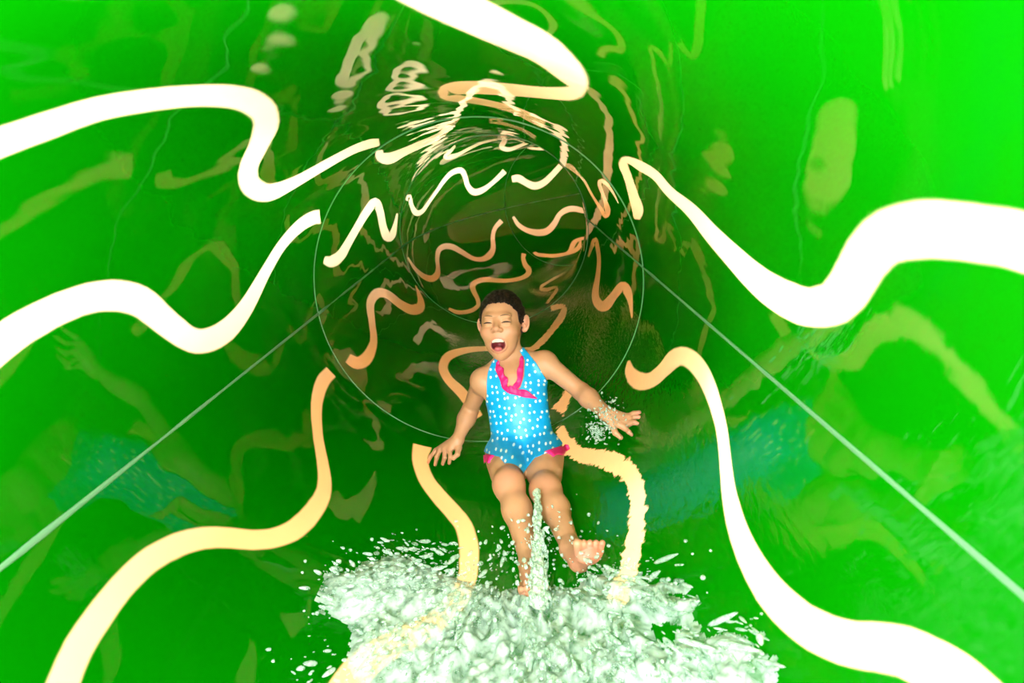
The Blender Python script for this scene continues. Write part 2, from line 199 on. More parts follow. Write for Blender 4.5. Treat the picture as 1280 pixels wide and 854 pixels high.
 'b4b':[-1037,2566,-1055,2631,-1075,2700,-1096,2768,-1119,2831,-1143,2883,-1168,2923,-1191,2954,-1208,2983,-1222,3014,-1232,3043,-1239,3070,-1244,3095,-1246,3126,-1246,3160,-1244,3194,-1240,3227,-1231,3265,-1217,3310,-1198,3356,-1177,3399,-1155,3435,-1131,3465,-1104,3488,-1073,3505,-1035,3511,-993,3503,-950,3482,-913,3458,-882,3433,-855,3407,-831,3383,-809,3365,-790,3355,-774,3353,-760,3359,-746,3370,-728,3389,-710,3415,-691,3443,-671,3471,-649,3498,-624,3524,-600,3549,-579,3574,-562,3602,-548,3634,-537,3671,-530,3717,-528,3784,-536,3863,-549,3931,-564,3987,-582,4034,-602,4072,-622,4104,-640,4135,-638,3975,-620,3948,-601,3919,-585,3891,-576,3866,-571,3847,-569,3835,-570,3840,-571,3841,-575,3826,-583,3803,-595,3778,-610,3751,-629,3719,-651,3683,-675,3645,-696,3609,-716,3576,-734,3546,-751,3519,-767,3497,-779,3478,-788,3464,-797,3457,-811,3459,-830,3473,-853,3497,-880,3526,-912,3553,-950,3577,-994,3597,-1038,3605,-1078,3600,-1111,3587,-1140,3567,-1168,3540,-1193,3506,-1218,3465,-1242,3419,-1263,3364,-1279,3301,-1289,3230,-1292,3161,-1291,3098,-1285,3042,-1276,2994,-1263,2953,-1249,2918,-1232,2882,-1212,2846,-1190,2811,-1169,2774,-1149,2733,-1129,2683,-1109,2626,-1088,2566,-1068,2507],
 'b5':[-209,3919,-188,3893,-166,3863,-146,3828,-127,3792,-110,3756,-95,3721,-87,3698,-100,3784,-102,3815,-107,3782,-115,3744,-126,3708,-137,3674,-149,3640,-163,3609,-179,3583,-196,3563,-215,3545,-235,3526,-255,3506,-278,3485,-303,3463,-325,3434,-343,3391,-354,3336,-359,3273,-361,3209,-358,3145,-352,3076,-339,3000,-320,2930,-299,2876,-278,2845,-259,2827,-241,2812,-223,2790,-204,2760,-184,2725,-168,2692,-164,2683,-172,2717,-174,2728,-174,2709,-176,2682,-176,2651,-179,2617,-182,2581,-188,2547,-195,2515,-204,2483,-213,2452,-222,2420,-217,2402,-204,2418,-191,2434,-178,2449,-166,2463,-154,2477,-144,2492,-135,2509,-128,2531,-124,2561,-122,2602,-127,2676,-148,2785,-172,2852,-195,2894,-217,2927,-237,2959,-257,2993,-277,3025,-293,3052,-301,3070,-302,3072,-300,3066,-301,3062,-302,3073,-305,3100,-307,3137,-306,3179,-302,3220,-291,3259,-273,3296,-251,3328,-231,3356,-212,3382,-193,3402,-174,3420,-156,3440,-140,3464,-125,3492,-111,3520,-99,3546,-87,3569,-76,3593,-66,3623,-65,3715,-92,3876,-109,3922,-126,3950,-143,3971,-160,3986,-179,3992,-198,3991,-216,3988],
 'b6':[382,3930,373,3931,364,3936,356,3934,348,3909,341,3843,335,3753,329,3663,320,3595,311,3547,301,3507,290,3479,276,3465,259,3469,239,3483,219,3492,199,3483,179,3452,160,3406,143,3357,129,3315,117,3289,106,3271,98,3247,98,3161,119,3013,137,2932,155,2870,172,2824,188,2805,202,2802,217,2800,233,2787,251,2759,271,2721,290,2676,304,2632,312,2596,315,2576,314,2583,314,2593,314,2574,311,2543,307,2515,301,2493,293,2480,282,2473,272,2468,262,2463,253,2459,245,2459,237,2458,229,2456,233,2428,242,2419,251,2408,261,2396,271,2387,283,2378,295,2369,307,2362,317,2361,325,2370,332,2388,337,2415,339,2462,333,2553,321,2660,306,2749,291,2816,274,2861,255,2891,236,2915,218,2940,199,2972,180,3004,163,3036,149,3065,138,3095,127,3129,122,3146,129,3078,130,3057,134,3084,142,3116,152,3154,164,3201,179,3252,197,3297,215,3326,234,3332,254,3318,274,3296,292,3283,307,3290,319,3310,330,3333,341,3348,355,3344,369,3328,382,3317,393,3329,399,3380,401,3462,402,3557,403,3649],
 'b7':[763,2239,773,2271,784,2300,794,2326,802,2350,808,2375,815,2430,824,2690,819,2732,810,2752,797,2759,782,2765,767,2786,751,2823,733,2866,714,2914,695,2974,678,3060,660,3172,641,3293,621,3396,626,2914,643,2858,660,2788,677,2717,693,2659,710,2617,728,2582,745,2548,760,2514,774,2489,787,2470,798,2452,805,2431,806,2422,812,2638,813,2656,809,2626,800,2580,789,2521,776,2454,765,2389],
 'c1':[-1801,4183,-1780,4194,-1758,4201,-1737,4208,-1716,4218,-1693,4233,-1671,4251,-1649,4270,-1629,4290,-1611,4312,-1593,4338,-1577,4369,-1563,4410,-1553,4461,-1548,4516,-1548,4569,-1552,4620,-1562,4664,-1575,4697,-1589,4721,-1603,4744,-1618,4767,-1633,4788,-1648,4807,-1662,4828,-1675,4853,-1689,4880,-1700,4907,-1707,4930,-1710,4952,-1711,4978,-1710,5005,-1708,5031,-1704,5056,-1698,5082,-1690,5110,-1681,5137,-1669,5161,-1655,5185,-1638,5210,-1619,5237,-1598,5264,-1574,5291,-1549,5319,-1527,5348,-1509,5379,-1495,5413,-1483,5449,-1474,5488,-1468,5530,-1466,5576,-1467,5624,-1474,5672,-1485,5718,-1501,5761,-1520,5800,-1543,5837,-1570,5868,-1599,5893,-1626,5914,-1649,5934,-1668,5955,-1686,5977,-1701,6000,-1715,6025,-1726,6054,-1736,6088,-1747,6125,-1758,6162,-1798,6124,-1785,6090,-1772,6054,-1758,6017,-1742,5982,-1724,5952,-1705,5925,-1685,5900,-1663,5875,-1637,5849,-1609,5825,-1584,5800,-1565,5774,-1552,5746,-1543,5717,-1536,5690,-1531,5662,-1525,5633,-1520,5601,-1517,5568,-1517,5536,-1521,5504,-1528,5472,-1538,5442,-1552,5414,-1570,5390,-1594,5367,-1619,5343,-1642,5317,-1661,5293,-1680,5270,-1698,5244,-1714,5212,-1727,5176,-1738,5138,-1746,5096,-1751,5052,-1753,5007,-1752,4961,-1747,4916,-1738,4874,-1725,4838,-1709,4809,-1693,4782,-1678,4757,-1662,4735,-1645,4716,-1631,4697,-1619,4675,-1609,4647,-1602,4617,-1597,4591,-1596,4572,-1595,4552,-1595,4529,-1596,4508,-1598,4491,-1603,4471,-1611,4446,-1623,4419,-1637,4392,-1654,4367,-1673,4342,-1694,4317,-1714,4295,-1735,4276,-1756,4261,-1777,4244,-1799,4224],
 'c2':[1607,4282,1597,4287,1585,4289,1580,4292,1574,4205,1579,4217,1599,4262,1624,4309,1647,4352,1667,4388,1687,4423,1707,4463,1726,4519,1738,4586,1741,4644,1738,4692,1732,4734,1721,4769,1707,4800,1691,4828,1674,4856,1657,4888,1638,4921,1618,4953,1599,4981,1579,5006,1559,5028,1540,5048,1522,5069,1505,5092,1489,5114,1475,5138,1466,5165,1460,5199,1456,5238,1457,5274,1459,5295,1460,5302,1467,5322,1482,5353,1500,5388,1521,5420,1546,5452,1574,5484,1601,5519,1626,5555,1650,5592,1673,5635,1692,5686,1702,5741,1703,5790,1700,5833,1693,5873,1683,5912,1669,5949,1654,5983,1639,6016,1623,6050,1606,6084,1589,6116,1574,6142,1562,6162,1552,6178,1543,6192,1533,6205,1483,6102,1495,6094,1506,6085,1518,6075,1531,6061,1549,6041,1568,6016,1587,5988,1603,5957,1616,5923,1627,5886,1635,5849,1640,5814,1643,5780,1644,5747,1642,5722,1639,5705,1634,5686,1623,5657,1606,5623,1588,5591,1568,5563,1544,5535,1516,5502,1491,5465,1468,5427,1445,5385,1422,5327,1403,5253,1398,5187,1401,5133,1409,5088,1421,5051,1436,5023,1454,5003,1474,4987,1494,4971,1514,4956,1536,4942,1557,4928,1578,4908,1598,4883,1618,4853,1637,4821,1654,4788,1670,4757,1684,4727,1696,4696,1702,4666,1704,4634,1702,4603,1699,4583,1697,4576,1693,4560,1681,4529,1664,4490,1647,4452,1627,4416,1603,4376,1581,4334,1561,4278,1555,4155,1568,4155,1580,4164,1591,4168],
 'c3':[-1357,4164,-1344,4163,-1331,4159,-1317,4156,-1303,4159,-1289,4169,-1277,4184,-1265,4203,-1253,4225,-1239,4251,-1225,4280,-1212,4314,-1200,4351,-1190,4391,-1183,4436,-1178,4486,-1177,4540,-1182,4597,-1192,4647,-1204,4691,-1218,4734,-1236,4779,-1256,4820,-1274,4856,-1289,4886,-1301,4913,-1310,4936,-1315,4951,-1317,4961,-1320,4974,-1322,4992,-1324,5015,-1323,5043,-1319,5075,-1313,5107,-1303,5141,-1290,5178,-1269,5218,-1240,5259,-1208,5299,-1179,5338,-1155,5380,-1133,5423,-1115,5466,-1099,5508,-1089,5551,-1083,5596,-1081,5644,-1084,5694,-1093,5751,-1110,5813,-1133,5873,-1162,5929,-1192,5971,-1218,5994,-1238,6007,-1255,6020,-1273,6039,-1293,6060,-1312,6082,-1328,6101,-1338,6118,-1347,6137,-1357,6160,-1369,6184,-1399,6139,-1388,6120,-1375,6099,-1360,6073,-1341,6045,-1321,6016,-1298,5987,-1274,5956,-1250,5925,-1224,5896,-1200,5872,-1183,5853,-1176,5841,-1170,5831,-1164,5817,-1157,5800,-1151,5775,-1146,5740,-1143,5699,-1144,5656,-1150,5613,-1161,5569,-1177,5524,-1195,5479,-1217,5437,-1244,5400,-1275,5361,-1305,5319,-1328,5275,-1344,5229,-1354,5185,-1360,5143,-1364,5103,-1367,5062,-1367,5020,-1364,4975,-1357,4930,-1345,4887,-1331,4854,-1317,4827,-1303,4799,-1285,4768,-1266,4735,-1248,4702,-1234,4669,-1223,4637,-1215,4606,-1210,4581,-1207,4558,-1208,4531,-1211,4496,-1216,4459,-1223,4426,-1232,4395,-1243,4365,-1255,4336,-1267,4312,-1277,4292,-1287,4277,-1297,4265,-1307,4254,-1318,4245,-1331,4238,-1344,4231,-1358,4222],
 'c4':[-655,4221,-642,4242,-629,4263,-615,4282,-603,4300,-592,4318,-582,4336,-573,4355,-565,4377,-559,4403,-555,4434,-555,4487,-570,4608,-596,4716,-618,4785,-640,4840,-661,4887,-679,4923,-694,4946,-708,4966,-721,4990,-739,5028,-761,5071,-780,5109,-787,5124,-779,5098,-776,5084,-779,5096,-783,5119,-784,5144,-782,5170,-776,5195,-769,5222,-761,5249,-751,5276,-739,5299,-726,5317,-708,5326,-685,5319,-657,5294,-627,5257,-598,5216,-567,5159,-528,5062,-483,4920,-743,5824,-743,5775,-744,5730,-749,5691,-756,5660,-769,5636,-783,5614,-796,5587,-805,5554,-811,5513,-816,5470,-820,5428,-825,5393,-832,5368,-839,5347,-845,5323,-846,5288,-839,5235,-826,5163,-802,5066,-771,4963,-746,4893,-722,4836,-699,4783,-678,4737,-661,4708,-648,4695,-637,4686,-626,4668,-612,4634,-596,4592,-585,4557,-585,4562,-592,4605,-592,4595,-593,4568,-596,4540,-601,4516,-609,4493,-618,4469,-627,4442,-637,4410,-648,4376,-659,4342,-670,4308],
 'c5':[1120,4256,1140,4315,1160,4363,1180,4400,1196,4426,1211,4438,1225,4442,1239,4452,1270,4535,1295,4678,1299,4742,1299,4793,1295,4837,1289,4873,1279,4904,1267,4932,1254,4959,1239,4981,1221,4999,1202,5015,1182,5032,1161,5048,1138,5061,1114,5075,1092,5094,1073,5127,1058,5172,1043,5220,1025,5260,944,4971,974,4978,997,4958,1019,4932,1043,4915,1069,4908,1096,4904,1120,4897,1143,4885,1164,4873,1184,4863,1202,4847,1215,4823,1225,4786,1232,4743,1236,4698,1239,4655,1241,4613,1242,4571,1241,4549,1257,4632,1270,4665,1258,4648,1241,4629,1223,4604,1203,4574,1183,4537,1160,4492,1138,4437],
 'c6':[795,4192,903,4979,988,5264,1036,5387,1070,5459,1104,5516,1144,5582,1196,5688,1229,5782,1246,5854,1258,5918,1262,5973,1257,6014,1245,6044,1230,6069,1215,6092,1202,6116,1186,6138,1170,6158,1153,6177,643,4102,1103,6025,1124,6015,1142,6001,1158,5981,1172,5957,1186,5931,1194,5902,1196,5868,1189,5823,1177,5767,1163,5716,1160,5707,1172,5732,1159,5716,1130,5680,1090,5617,1042,5522,981,5374,843,4881],
 'd1':[-1784,6324,-1761,6330,-1737,6334,-1712,6339,-1687,6350,-1663,6367,-1640,6388,-1618,6413,-1597,6440,-1576,6471,-1557,6505,-1539,6542,-1525,6580,-1517,6621,-1512,6663,-1512,6709,-1519,6758,-1532,6808,-1550,6856,-1570,6898,-1591,6938,-1614,6975,-1638,7007,-1658,7034,-1673,7058,-1684,7083,-1692,7109,-1697,7135,-1701,7161,-1704,7186,-1705,7211,-1704,7236,-1700,7263,-1693,7295,-1681,7330,-1667,7368,-1654,7406,-1719,7410,-1736,7372,-1751,7333,-1761,7293,-1767,7254,-1768,7218,-1766,7184,-1761,7151,-1754,7118,-1743,7085,-1730,7053,-1715,7020,-1695,6987,-1674,6956,-1654,6926,-1638,6895,-1622,6861,-1607,6825,-1596,6791,-1589,6762,-1586,6734,-1586,6704,-1589,6674,-1593,6642,-1601,6607,-1611,6570,-1623,6534,-1637,6502,-1653,6475,-1670,6450,-1689,6429,-1707,6411,-1725,6397,-1746,6386,-1768,6375,-1791,6362],
 'd2':[1641,6353,1642,6381,1642,6406,1643,6423,1646,6435,1651,6453,1661,6480,1676,6515,1692,6553,1708,6589,1726,6628,1744,6673,1756,6721,1759,6768,1756,6811,1748,6850,1737,6888,1721,6923,1700,6956,1679,6985,1657,7013,1634,7041,1609,7067,1584,7092,1559,7115,1506,7026,1533,7006,1559,6984,1583,6961,1606,6936,1626,6908,1646,6880,1661,6851,1672,6823,1679,6795,1682,6767,1683,6741,1681,6718,1676,6694,1666,6662,1652,6624,1637,6587,1623,6553,1606,6520,1588,6480,1573,6433,1566,6388,1567,6353,1570,6327,1573,6304],
 'd3':[-1293,6327,-1271,6349,-1247,6368,-1223,6389,-1202,6418,-1186,6460,-1174,6510,-1165,6564,-1159,6616,-1154,6666,-1152,6718,-1154,6771,-1162,6827,-1179,6886,-1201,6942,-1224,6990,-1375,7162,-1355,7129,-1334,7097,-1315,7064,-1296,7029,-1277,6991,-1258,6953,-1242,6917,-1230,6879,-1221,6834,-1215,6784,-1212,6733,-1213,6683,-1219,6633,-1229,6583,-1240,6537,-1254,6497,-1268,6464,-1285,6434,-1303,6405,-1320,6374],
 'c7':[-209,6014,-188,5984,-166,5948,-146,5907,-127,5865,-110,5822,-95,5781,-87,5754,-100,5855,-102,5892,-107,5853,-115,5808,-126,5766,-137,5726,-149,5686,-163,5649,-179,5619,-196,5595,-215,5574,-235,5552,-255,5528,-278,5504,-303,5478,-325,5444,-343,5393,-354,5328,-359,5254,-361,5179,-358,5104,-352,5022,-339,4933,-320,4851,-299,4787,-278,4751,-259,4729,-241,4712,-223,4686,-204,4651,-184,4609,-168,4571,-164,4560,-172,4600,-174,4613,-174,4591,-176,4559,-176,4522,-179,4482,-182,4440,-188,4400,-195,4362,-204,4325,-213,4288,-222,4251,-217,4229,-204,4248,-191,4267,-178,4285,-166,4301,-154,4318,-144,4335,-135,4355,-128,4381,-124,4416,-122,4465,-127,4552,-148,4680,-172,4759,-195,4808,-217,4847,-237,4885,-257,4925,-277,4962,-293,4994,-301,5015,-302,5018,-300,5011,-301,5006,-302,5019,-305,5051,-307,5094,-306,5144,-302,5192,-291,5238,-273,5281,-251,5319,-231,5352,-212,5382,-193,5406,-174,5427,-156,5451,-140,5479,-125,5512,-111,5545,-99,5575,-87,5602,-76,5631,-66,5666,-65,5774,-92,5964,-109,6018,-126,6051,-143,6075,-160,6093,-179,6100,-198,6099,-216,6095],
 'c8':[382,6027,373,6028,364,6034,356,6032,348,6002,341,5925,335,5819,329,5713,320,5633,311,5576,301,5529,290,5496,276,5480,259,5485,239,5501,219,5512,199,5501,179,5465,160,5411,143,5353,129,5304,117,5273,106,5252,98,5224,98,5122,119,4948,137,4853,155,4780,172,4726,188,4704,202,4700,217,4698,233,4682,251,4649,271,4605,290,4552,304,4500,312,4458,315,4434,314,4442,314,4454,314,4432,311,4395,307,4362,301,4336,293,4321,282,4313,272,4307,262,4301,253,4296,245,4296,237,4295,229,4293,233,4260,242,4249,251,4236,261,4222,271,4212,283,4201,295,4191,307,4182,317,4181,325,4192,332,4213,337,4245,339,4300,333,4407,321,4533,306,4638,291,4716,274,4769,255,4805,236,4833,218,4862,199,4900,180,4938,163,4975,149,5009,138,5045,127,5085,122,5105,129,5025,130,5000,134,5032,142,5069,152,5114,164,5169,179,5229,197,5282,215,5316,234,5324,254,5307,274,5281,292,5266,307,5274,319,5298,330,5325,341,5342,355,5338,369,5319,382,5306,393,5320,399,5380,401,5476,402,5588,403,5696],
 'd4':[-1357,6285,-1344,6284,-1331,6280,-1317,6277,-1303,6280,-1289,6290,-1277,6304,-1265,6322,-1253,6343,-1239,6367,-1225,6395,-1212,6427,-1200,6462,-1190,6500,-1183,6543,-1178,6591,-1177,6642,-1182,6696,-1192,6744,-1204,6785,-1218,6826,-1236,6869,-1256,6908,-1274,6942,-1289,6971,-1301,6996,-1310,7018,-1315,7032,-1317,7042,-1320,7054,-1322,7071,-1324,7093,-1323,7120,-1319,7150,-1313,7181,-1303,7213,-1290,7248,-1269,7286,-1240,7325,-1208,7363,-1179,7400,-1155,7440,-1133,7481,-1115,7522,-1099,7562,-1089,7602,-1083,7645,-1081,7691,-1084,7738,-1093,7792,-1110,7851,-1133,7908,-1162,7962,-1192,8001,-1218,8023,-1238,8036,-1255,8048,-1273,8066,-1293,8086,-1312,8107,-1328,8125,-1338,8141,-1347,8159,-1357,8181,-1369,8204,-1399,8161,-1388,8143,-1375,8123,-1360,8098,-1341,8072,-1321,8044,-1298,8017,-1274,7987,-1250,7958,-1224,7930,-1200,7907,-1183,7889,-1176,7878,-1170,7868,-1164,7855,-1157,7839,-1151,7815,-1146,7782,-1143,7743,-1144,7702,-1150,7661,-1161,7620,-1177,7577,-1195,7534,-1217,7494,-1244,7459,-1275,7422,-1305,7382,-1328,7340,-1344,7297,-1354,7255,-1360,7215,-1364,7177,-1367,7138,-1367,7098,-1364,7055,-1357,7012,-1345,6972,-1331,6940,-1317,6915,-1303,6888,-1285,6859,-1266,6827,-1248,6796,-1234,6765,-1223,6734,-1215,6705,-1210,6681,-1207,6659,-1208,6633,-1211,6600,-1216,6565,-1223,6534,-1232,6504,-1243,6476,-1255,6448,-1267,6425,-1277,6406,-1287,6392,-1297,6381,-1307,6370,-1318,6362,-1331,6355,-1344,6348,-1358,6340],
 'd5':[-655,6339,-642,6359,-629,6379,-615,6397,-603,6414,-592,6431,-582,6448,-573,6466,-565,6487,-559,6512,-555,6541,-555,6592,-570,6707,-596,6809,-618,6875,-640,6927,-661,6972,-679,7006,-694,7028,-708,7047,-721,7070,-739,7106,-761,7146,-780,7183,-787,7197,-779,7172,-776,7159,-779,7170,-783,7192,-784,7216,-782,7240,-776,7264,-769,7290,-761,7316,-751,7341,-739,7363,-726,7380,-708,7389,-685,7382,-657,7358,-627,7323,-598,7284,-567,7230,-528,7138,-483,7003,-743,7862,-743,7815,-744,7772,-749,7735,-756,7706,-769,7683,-783,7662,-796,7637,-805,7605,-811,7566,-816,7525,-820,7486,-825,7452,-832,7429,-839,7409,-845,7386,-846,7353,-839,7302,-826,7234,-802,7142,-771,7044,-746,6977,-722,6923,-699,6873,-678,6829,-661,6802,-648,6789,-637,6781,-626,6764,-612,6731,-596,6691,-585,6658,-585,6663,-592,6704,-592,6694,-593,6669,-596,6642,-601,6619,-609,6597,-618,6575,-627,6549,-637,6518,-648,6486,-659,6454,-670,6422],
 'd6':[-209,8042,-188,8013,-166,7980,-146,7941,-127,7900,-110,7860,-95,7821,-87,7795,-100,7892,-102,7926,-107,7889,-115,7847,-126,7807,-137,7769,-149,7731,-163,7696,-179,7667,-196,7645,-215,7624,-235,7603,-255,7581,-278,7557,-303,7533,-325,7500,-343,7452,-354,7391,-359,7320,-361,7249,-358,7177,-352,7100,-339,7015,-320,6937,-299,6877,-278,6842,-259,6822,-241,6805,-223,6781,-204,6747,-184,6708,-168,6671,-164,6661,-172,6699,-174,6711,-174,6690,-176,6660,-176,6625,-179,6587,-182,6547,-188,6509,-195,6473,-204,6437,-213,6403,-222,6367,-217,6347,-204,6365,-191,6383,-178,6399,-166,6415,-154,6431,-144,6448,-135,6467,-128,6491,-124,6525,-122,6570,-127,6653,-148,6775,-172,6850,-195,6897,-217,6934,-237,6969,-257,7007,-277,7043,-293,7073,-301,7094,-302,7096,-300,7089,-301,7085,-302,7097,-305,7127,-307,7168,-306,7215,-302,7261,-291,7305,-273,7346,-251,7382,-231,7413,-212,7442,-193,7465,-174,7485,-156,7507,-140,7534,-125,7565,-111,7596,-99,7626,-87,7651,-76,7678,-66,7712,-65,7814,-92,7994,-109,8046,-126,8077,-143,8101,-160,8117,-179,8124,-198,8123,-216,8120],
 'd7':[382,8055,373,8056,364,8061,356,8059,348,8031,341,7957,335,7857,329,7756,320,7680,311,7627,301,7582,290,7551,276,7535,259,7539,239,7555,219,7565,199,7555,179,7520,160,7469,143,7414,129,7367,117,7338,106,7318,98,7291,98,7195,119,7030,137,6939,155,6870,172,6819,188,6797,202,6794,217,6792,233,6777,251,6746,271,6703,290,6653,304,6604,312,6564,315,6541,314,6549,314,6560,314,6539,311,6505,307,6473,301,6449,293,6434,282,6426,272,6421,262,6415,253,6411,245,6411,237,6410,229,6407,233,6376,242,6366,251,6354,261,6340,271,6330,283,6320,295,6310,307,6302,317,6301,325,6311,332,6331,337,6361,339,6414,333,6516,321,6635,306,6735,291,6810,274,6860,255,6893,236,6920,218,6948,199,6984,180,7020,163,7056,149,7088,138,7121,127,7159,122,7178,129,7102,130,7079,134,7109,142,7145,152,7187,164,7240,179,7297,197,7347,215,7380,234,7386,254,7371,274,7346,292,7332,307,7339,319,7362,330,7387,341,7404,355,7400,369,7382,382,7370,393,7383,399,7440,401,7532,402,7638,403,7741],
 'd8':[763,6165,773,6201,784,6233,794,6262,802,6289,808,6317,815,6378,824,6669,819,6716,810,6738,797,6746,782,6753,767,6776,751,6817,733,6866,714,6919,695,6986,678,7082,660,7208,641,7343,621,7458,626,6919,643,6857,660,6778,677,6699,693,6634,710,6587,728,6548,745,6510,760,6472,774,6444,787,6423,798,6403,805,6379,806,6369,812,6611,813,6631,809,6597,800,6546,789,6480,776,6405,765,6332],
 'd9':[1225,6233,1234,6268,1245,6307,1261,6375,1279,6482,1291,6587,1300,6689,1305,6794,1304,6889,1295,6957,1281,7000,1265,7030,1250,7063,1236,7108,1222,7156,1206,7204,1189,7248,1169,7289,1147,7326,1124,7344,1101,7330,1080,7288,1062,7225,1044,7143,1023,7033,997,6879,969,6691,942,6496,917,6311,914,6137,936,6271,959,6406,983,6531,1005,6638,1023,6722,1037,6791,1050,6843,1066,6882,1085,6900,1106,6893,1126,6871,1144,6843,1160,6816,1176,6786,1189,6750,1202,6709,1213,6663,1224,6614,1231,6567,1235,6528,1236,6499,1236,6472,1236,6448,1237,6442,1240,6456,1238,6437,1229,6386,1219,6328],
}

def poly_sd(P, Q):
    """signed distance from points P (n,2) to closed polygon Q (m,2), negative inside"""
    d = np.full(len(P), 1e9); inside = np.zeros(len(P), bool)
    A = Q; B = np.roll(Q, -1, 0)
    for a, b in zip(A, B):
        e = b - a; w = P - a
        t = np.clip((w @ e) / max(e @ e, 1e-12), 0, 1)
        q = w - t[:, None] * e
        d = np.minimum(d, (q * q).sum(1))
        c = (a[1] > P[:, 1]) != (b[1] > P[:, 1])
        if abs(e[1]) > 1e-12:
            x = a[0] + (P[:, 1] - a[1]) / e[1] * e[0]
            inside ^= c & (P[:, 0] < x)
    return np.where(inside, -1, 1) * np.sqrt(d)

POLYS = []
for key in STRIPES:
    v = np.array(STRIPES[key], float).reshape(-1, 2) / 1000
    POLYS.append(v)
# the sections out of the camera's view carry the same eight squiggles
base = {k: np.array(v, float).reshape(-1, 2) / 1000 for k, v in STRIPES.items()}
for k in ('a1', 'a2', 'a3', 'a5', 'a6', 'a7', 'a8', 'a4'):
    v = base[k]
    POLYS.append(v * (1, .9) + (0, -1.95))

def shell(name, s0, s1, th0, th1, mat, parent, step):
    ns = int((s1 - s0) / step) + 1; nt = int(abs(th1 - th0) * R / step) + 1
    ss = np.linspace(s0, s1, ns); tt = np.linspace(th0, th1, nt)
    S_, T_ = np.meshgrid(ss, tt, indexing='ij')
    P = on_tube(T_.ravel(), S_.ravel())
    i = np.arange((ns - 1) * nt).reshape(ns - 1, nt)[:, :-1].ravel()
    F = np.stack([i, i + 1, i + nt + 1, i + nt], 1)
    o = mesh_obj(name, P, F, mat, parent, True, tuple(parent.location))
    uv = np.stack([T_.ravel() * R, S_.ravel()], 1)
    sd = np.full(len(uv), 0.05)
    for q in POLYS:
        for sh in (0, 2 * math.pi * R, -2 * math.pi * R):
            qq = q + (sh, 0)
            lo, hi = qq.min(0) - .03, qq.max(0) + .03
            k = np.nonzero(((uv > lo) & (uv < hi)).all(1))[0]
            if len(k): sd[k] = np.minimum(sd[k], poly_sd(uv[k], qq))
    me = o.data
    a = me.attributes.new('stripe', 'FLOAT', 'POINT'); a.data.foreach_set('value', sd.astype(np.float32))
    a = me.attributes.new('path', 'FLOAT_VECTOR', 'POINT')
    a.data.foreach_set('vector', np.hstack([uv, np.zeros((len(uv), 1))]).astype(np.float32).ravel())
    return o

def sweep(name, pts, rads, mat, parent, nseg=8, flat=None, closed=False):
    """tube along points"""
    pts = np.asarray(pts, float); n = len(pts)
    if closed: T = np.roll(pts, -1, 0) - np.roll(pts, 1, 0)
    else: T = np.gradient(pts, axis=0)
    T /= np.linalg.norm(T, axis=1)[:, None] + 1e-12
    up = flat if flat is not None else np.array([0.3, 0.2, 1.0]) * np.ones((n, 1))
    A = np.cross(T, up); A /= np.linalg.norm(A, axis=1)[:, None] + 1e-12
    B = np.cross(A, T)
    rads = np.broadcast_to(np.asarray(rads, float), (n,) if np.ndim(rads) < 2 else (n, 2))
    if rads.ndim == 1: rads = np.stack([rads, rads], 1)
    ang = np.linspace(0, 2 * math.pi, nseg, endpoint=False)
    V = (pts[:, None] + rads[:, 0][:, None, None] * np.cos(ang)[None, :, None] * A[:, None] + rads[:, 1][:, None, None] * np.sin(ang)[None, :, None] * B[:, None]).reshape(-1, 3)
    F = []
    m = n if closed else n - 1
    for i in range(m):
        for j in range(nseg):
            a = i * nseg + j; b = i * nseg + (j + 1) % nseg
            c = ((i + 1) % n) * nseg + (j + 1) % nseg; d = ((i + 1) % n) * nseg + j
            F.append((a, b, c, d))
    if not closed:
        F.append(tuple(range(nseg))[::-1]); F.append(tuple((n - 1) * nseg + j for j in range(nseg)))
    return mesh_obj(name, V, F, mat, parent, True, tuple(wloc(parent)) if parent is not None else tuple(pts[0]))

# ------------------------------------------------------------------ the slide, section by section
JOINTS = [-0.85, 0.12, 2.2966, 4.1182, 6.2398, 8.3]
LABELS = ['open end section of the green tube slide around the camera',
          'nearest full green tube section with broad white squiggles, around the girl\'s legs and the splash',
          'second green tube section, right behind the girl, between the first and second joint rings',
          'third green tube section, where the slide starts to curve right behind the girl',
          'deepest visible green tube section, half hidden by the bend to the right',
          'last green tube section, beyond the bend']
STEP = [.02, .0085, .0105, .0115, .012, .03]
for i in range(len(JOINTS) - 1):
    s0, s1 = JOINTS[i], JOINTS[i + 1]
    C0 = frame((s0 + s1) / 2)[0][0]
    root = empty('tube_slide_section', (float(C0[0]), float(C0[1]), -R))
    tag(root, LABELS[i], 'water slide', 'sections of the green tube slide')
    shell('upper_shell', s0, s1, 0, math.pi, MAT_UP, root, STEP[i])
    shell('lower_shell', s0, s1, -math.pi, 0, MAT_LO, root, STEP[i])
    ss = np.linspace(s0, s1, 60)
    rnd = np.random.default_rng(i)
    for th in (0.0, math.pi):
        wob = 1 + .25 * np.interp(ss, np.linspace(s0, s1, 25), rnd.normal(size=25))
        pts = on_tube(np.full(60, th), ss, R - .001)
        C, X, Z = frame(ss)
        b = sweep('seam_seal', pts, np.stack([0.0045 * wob, np.full(60, .002)], 1), MAT_BEAD, root, 8,
              flat=(np.cos(th) * X + np.sin(th) * Z))
        b['label'] = 'pale green seal line along the slide wall'
    if 0 < i < len(JOINTS) - 1:
        tt = np.linspace(0, 2 * math.pi, 180, endpoint=False)
        pts = on_tube(tt, np.full(180, s1), R - .0008)
        C, X, Z = frame([s1])
        b = sweep('joint_ring', pts, np.stack([np.full(180, .0030), np.full(180, .0016)], 1), MAT_BEAD, root, 8,
              flat=(np.cos(tt)[:, None] * X + np.sin(tt)[:, None] * Z), closed=True)
        b['label'] = 'thin pale green ring where two slide sections meet'

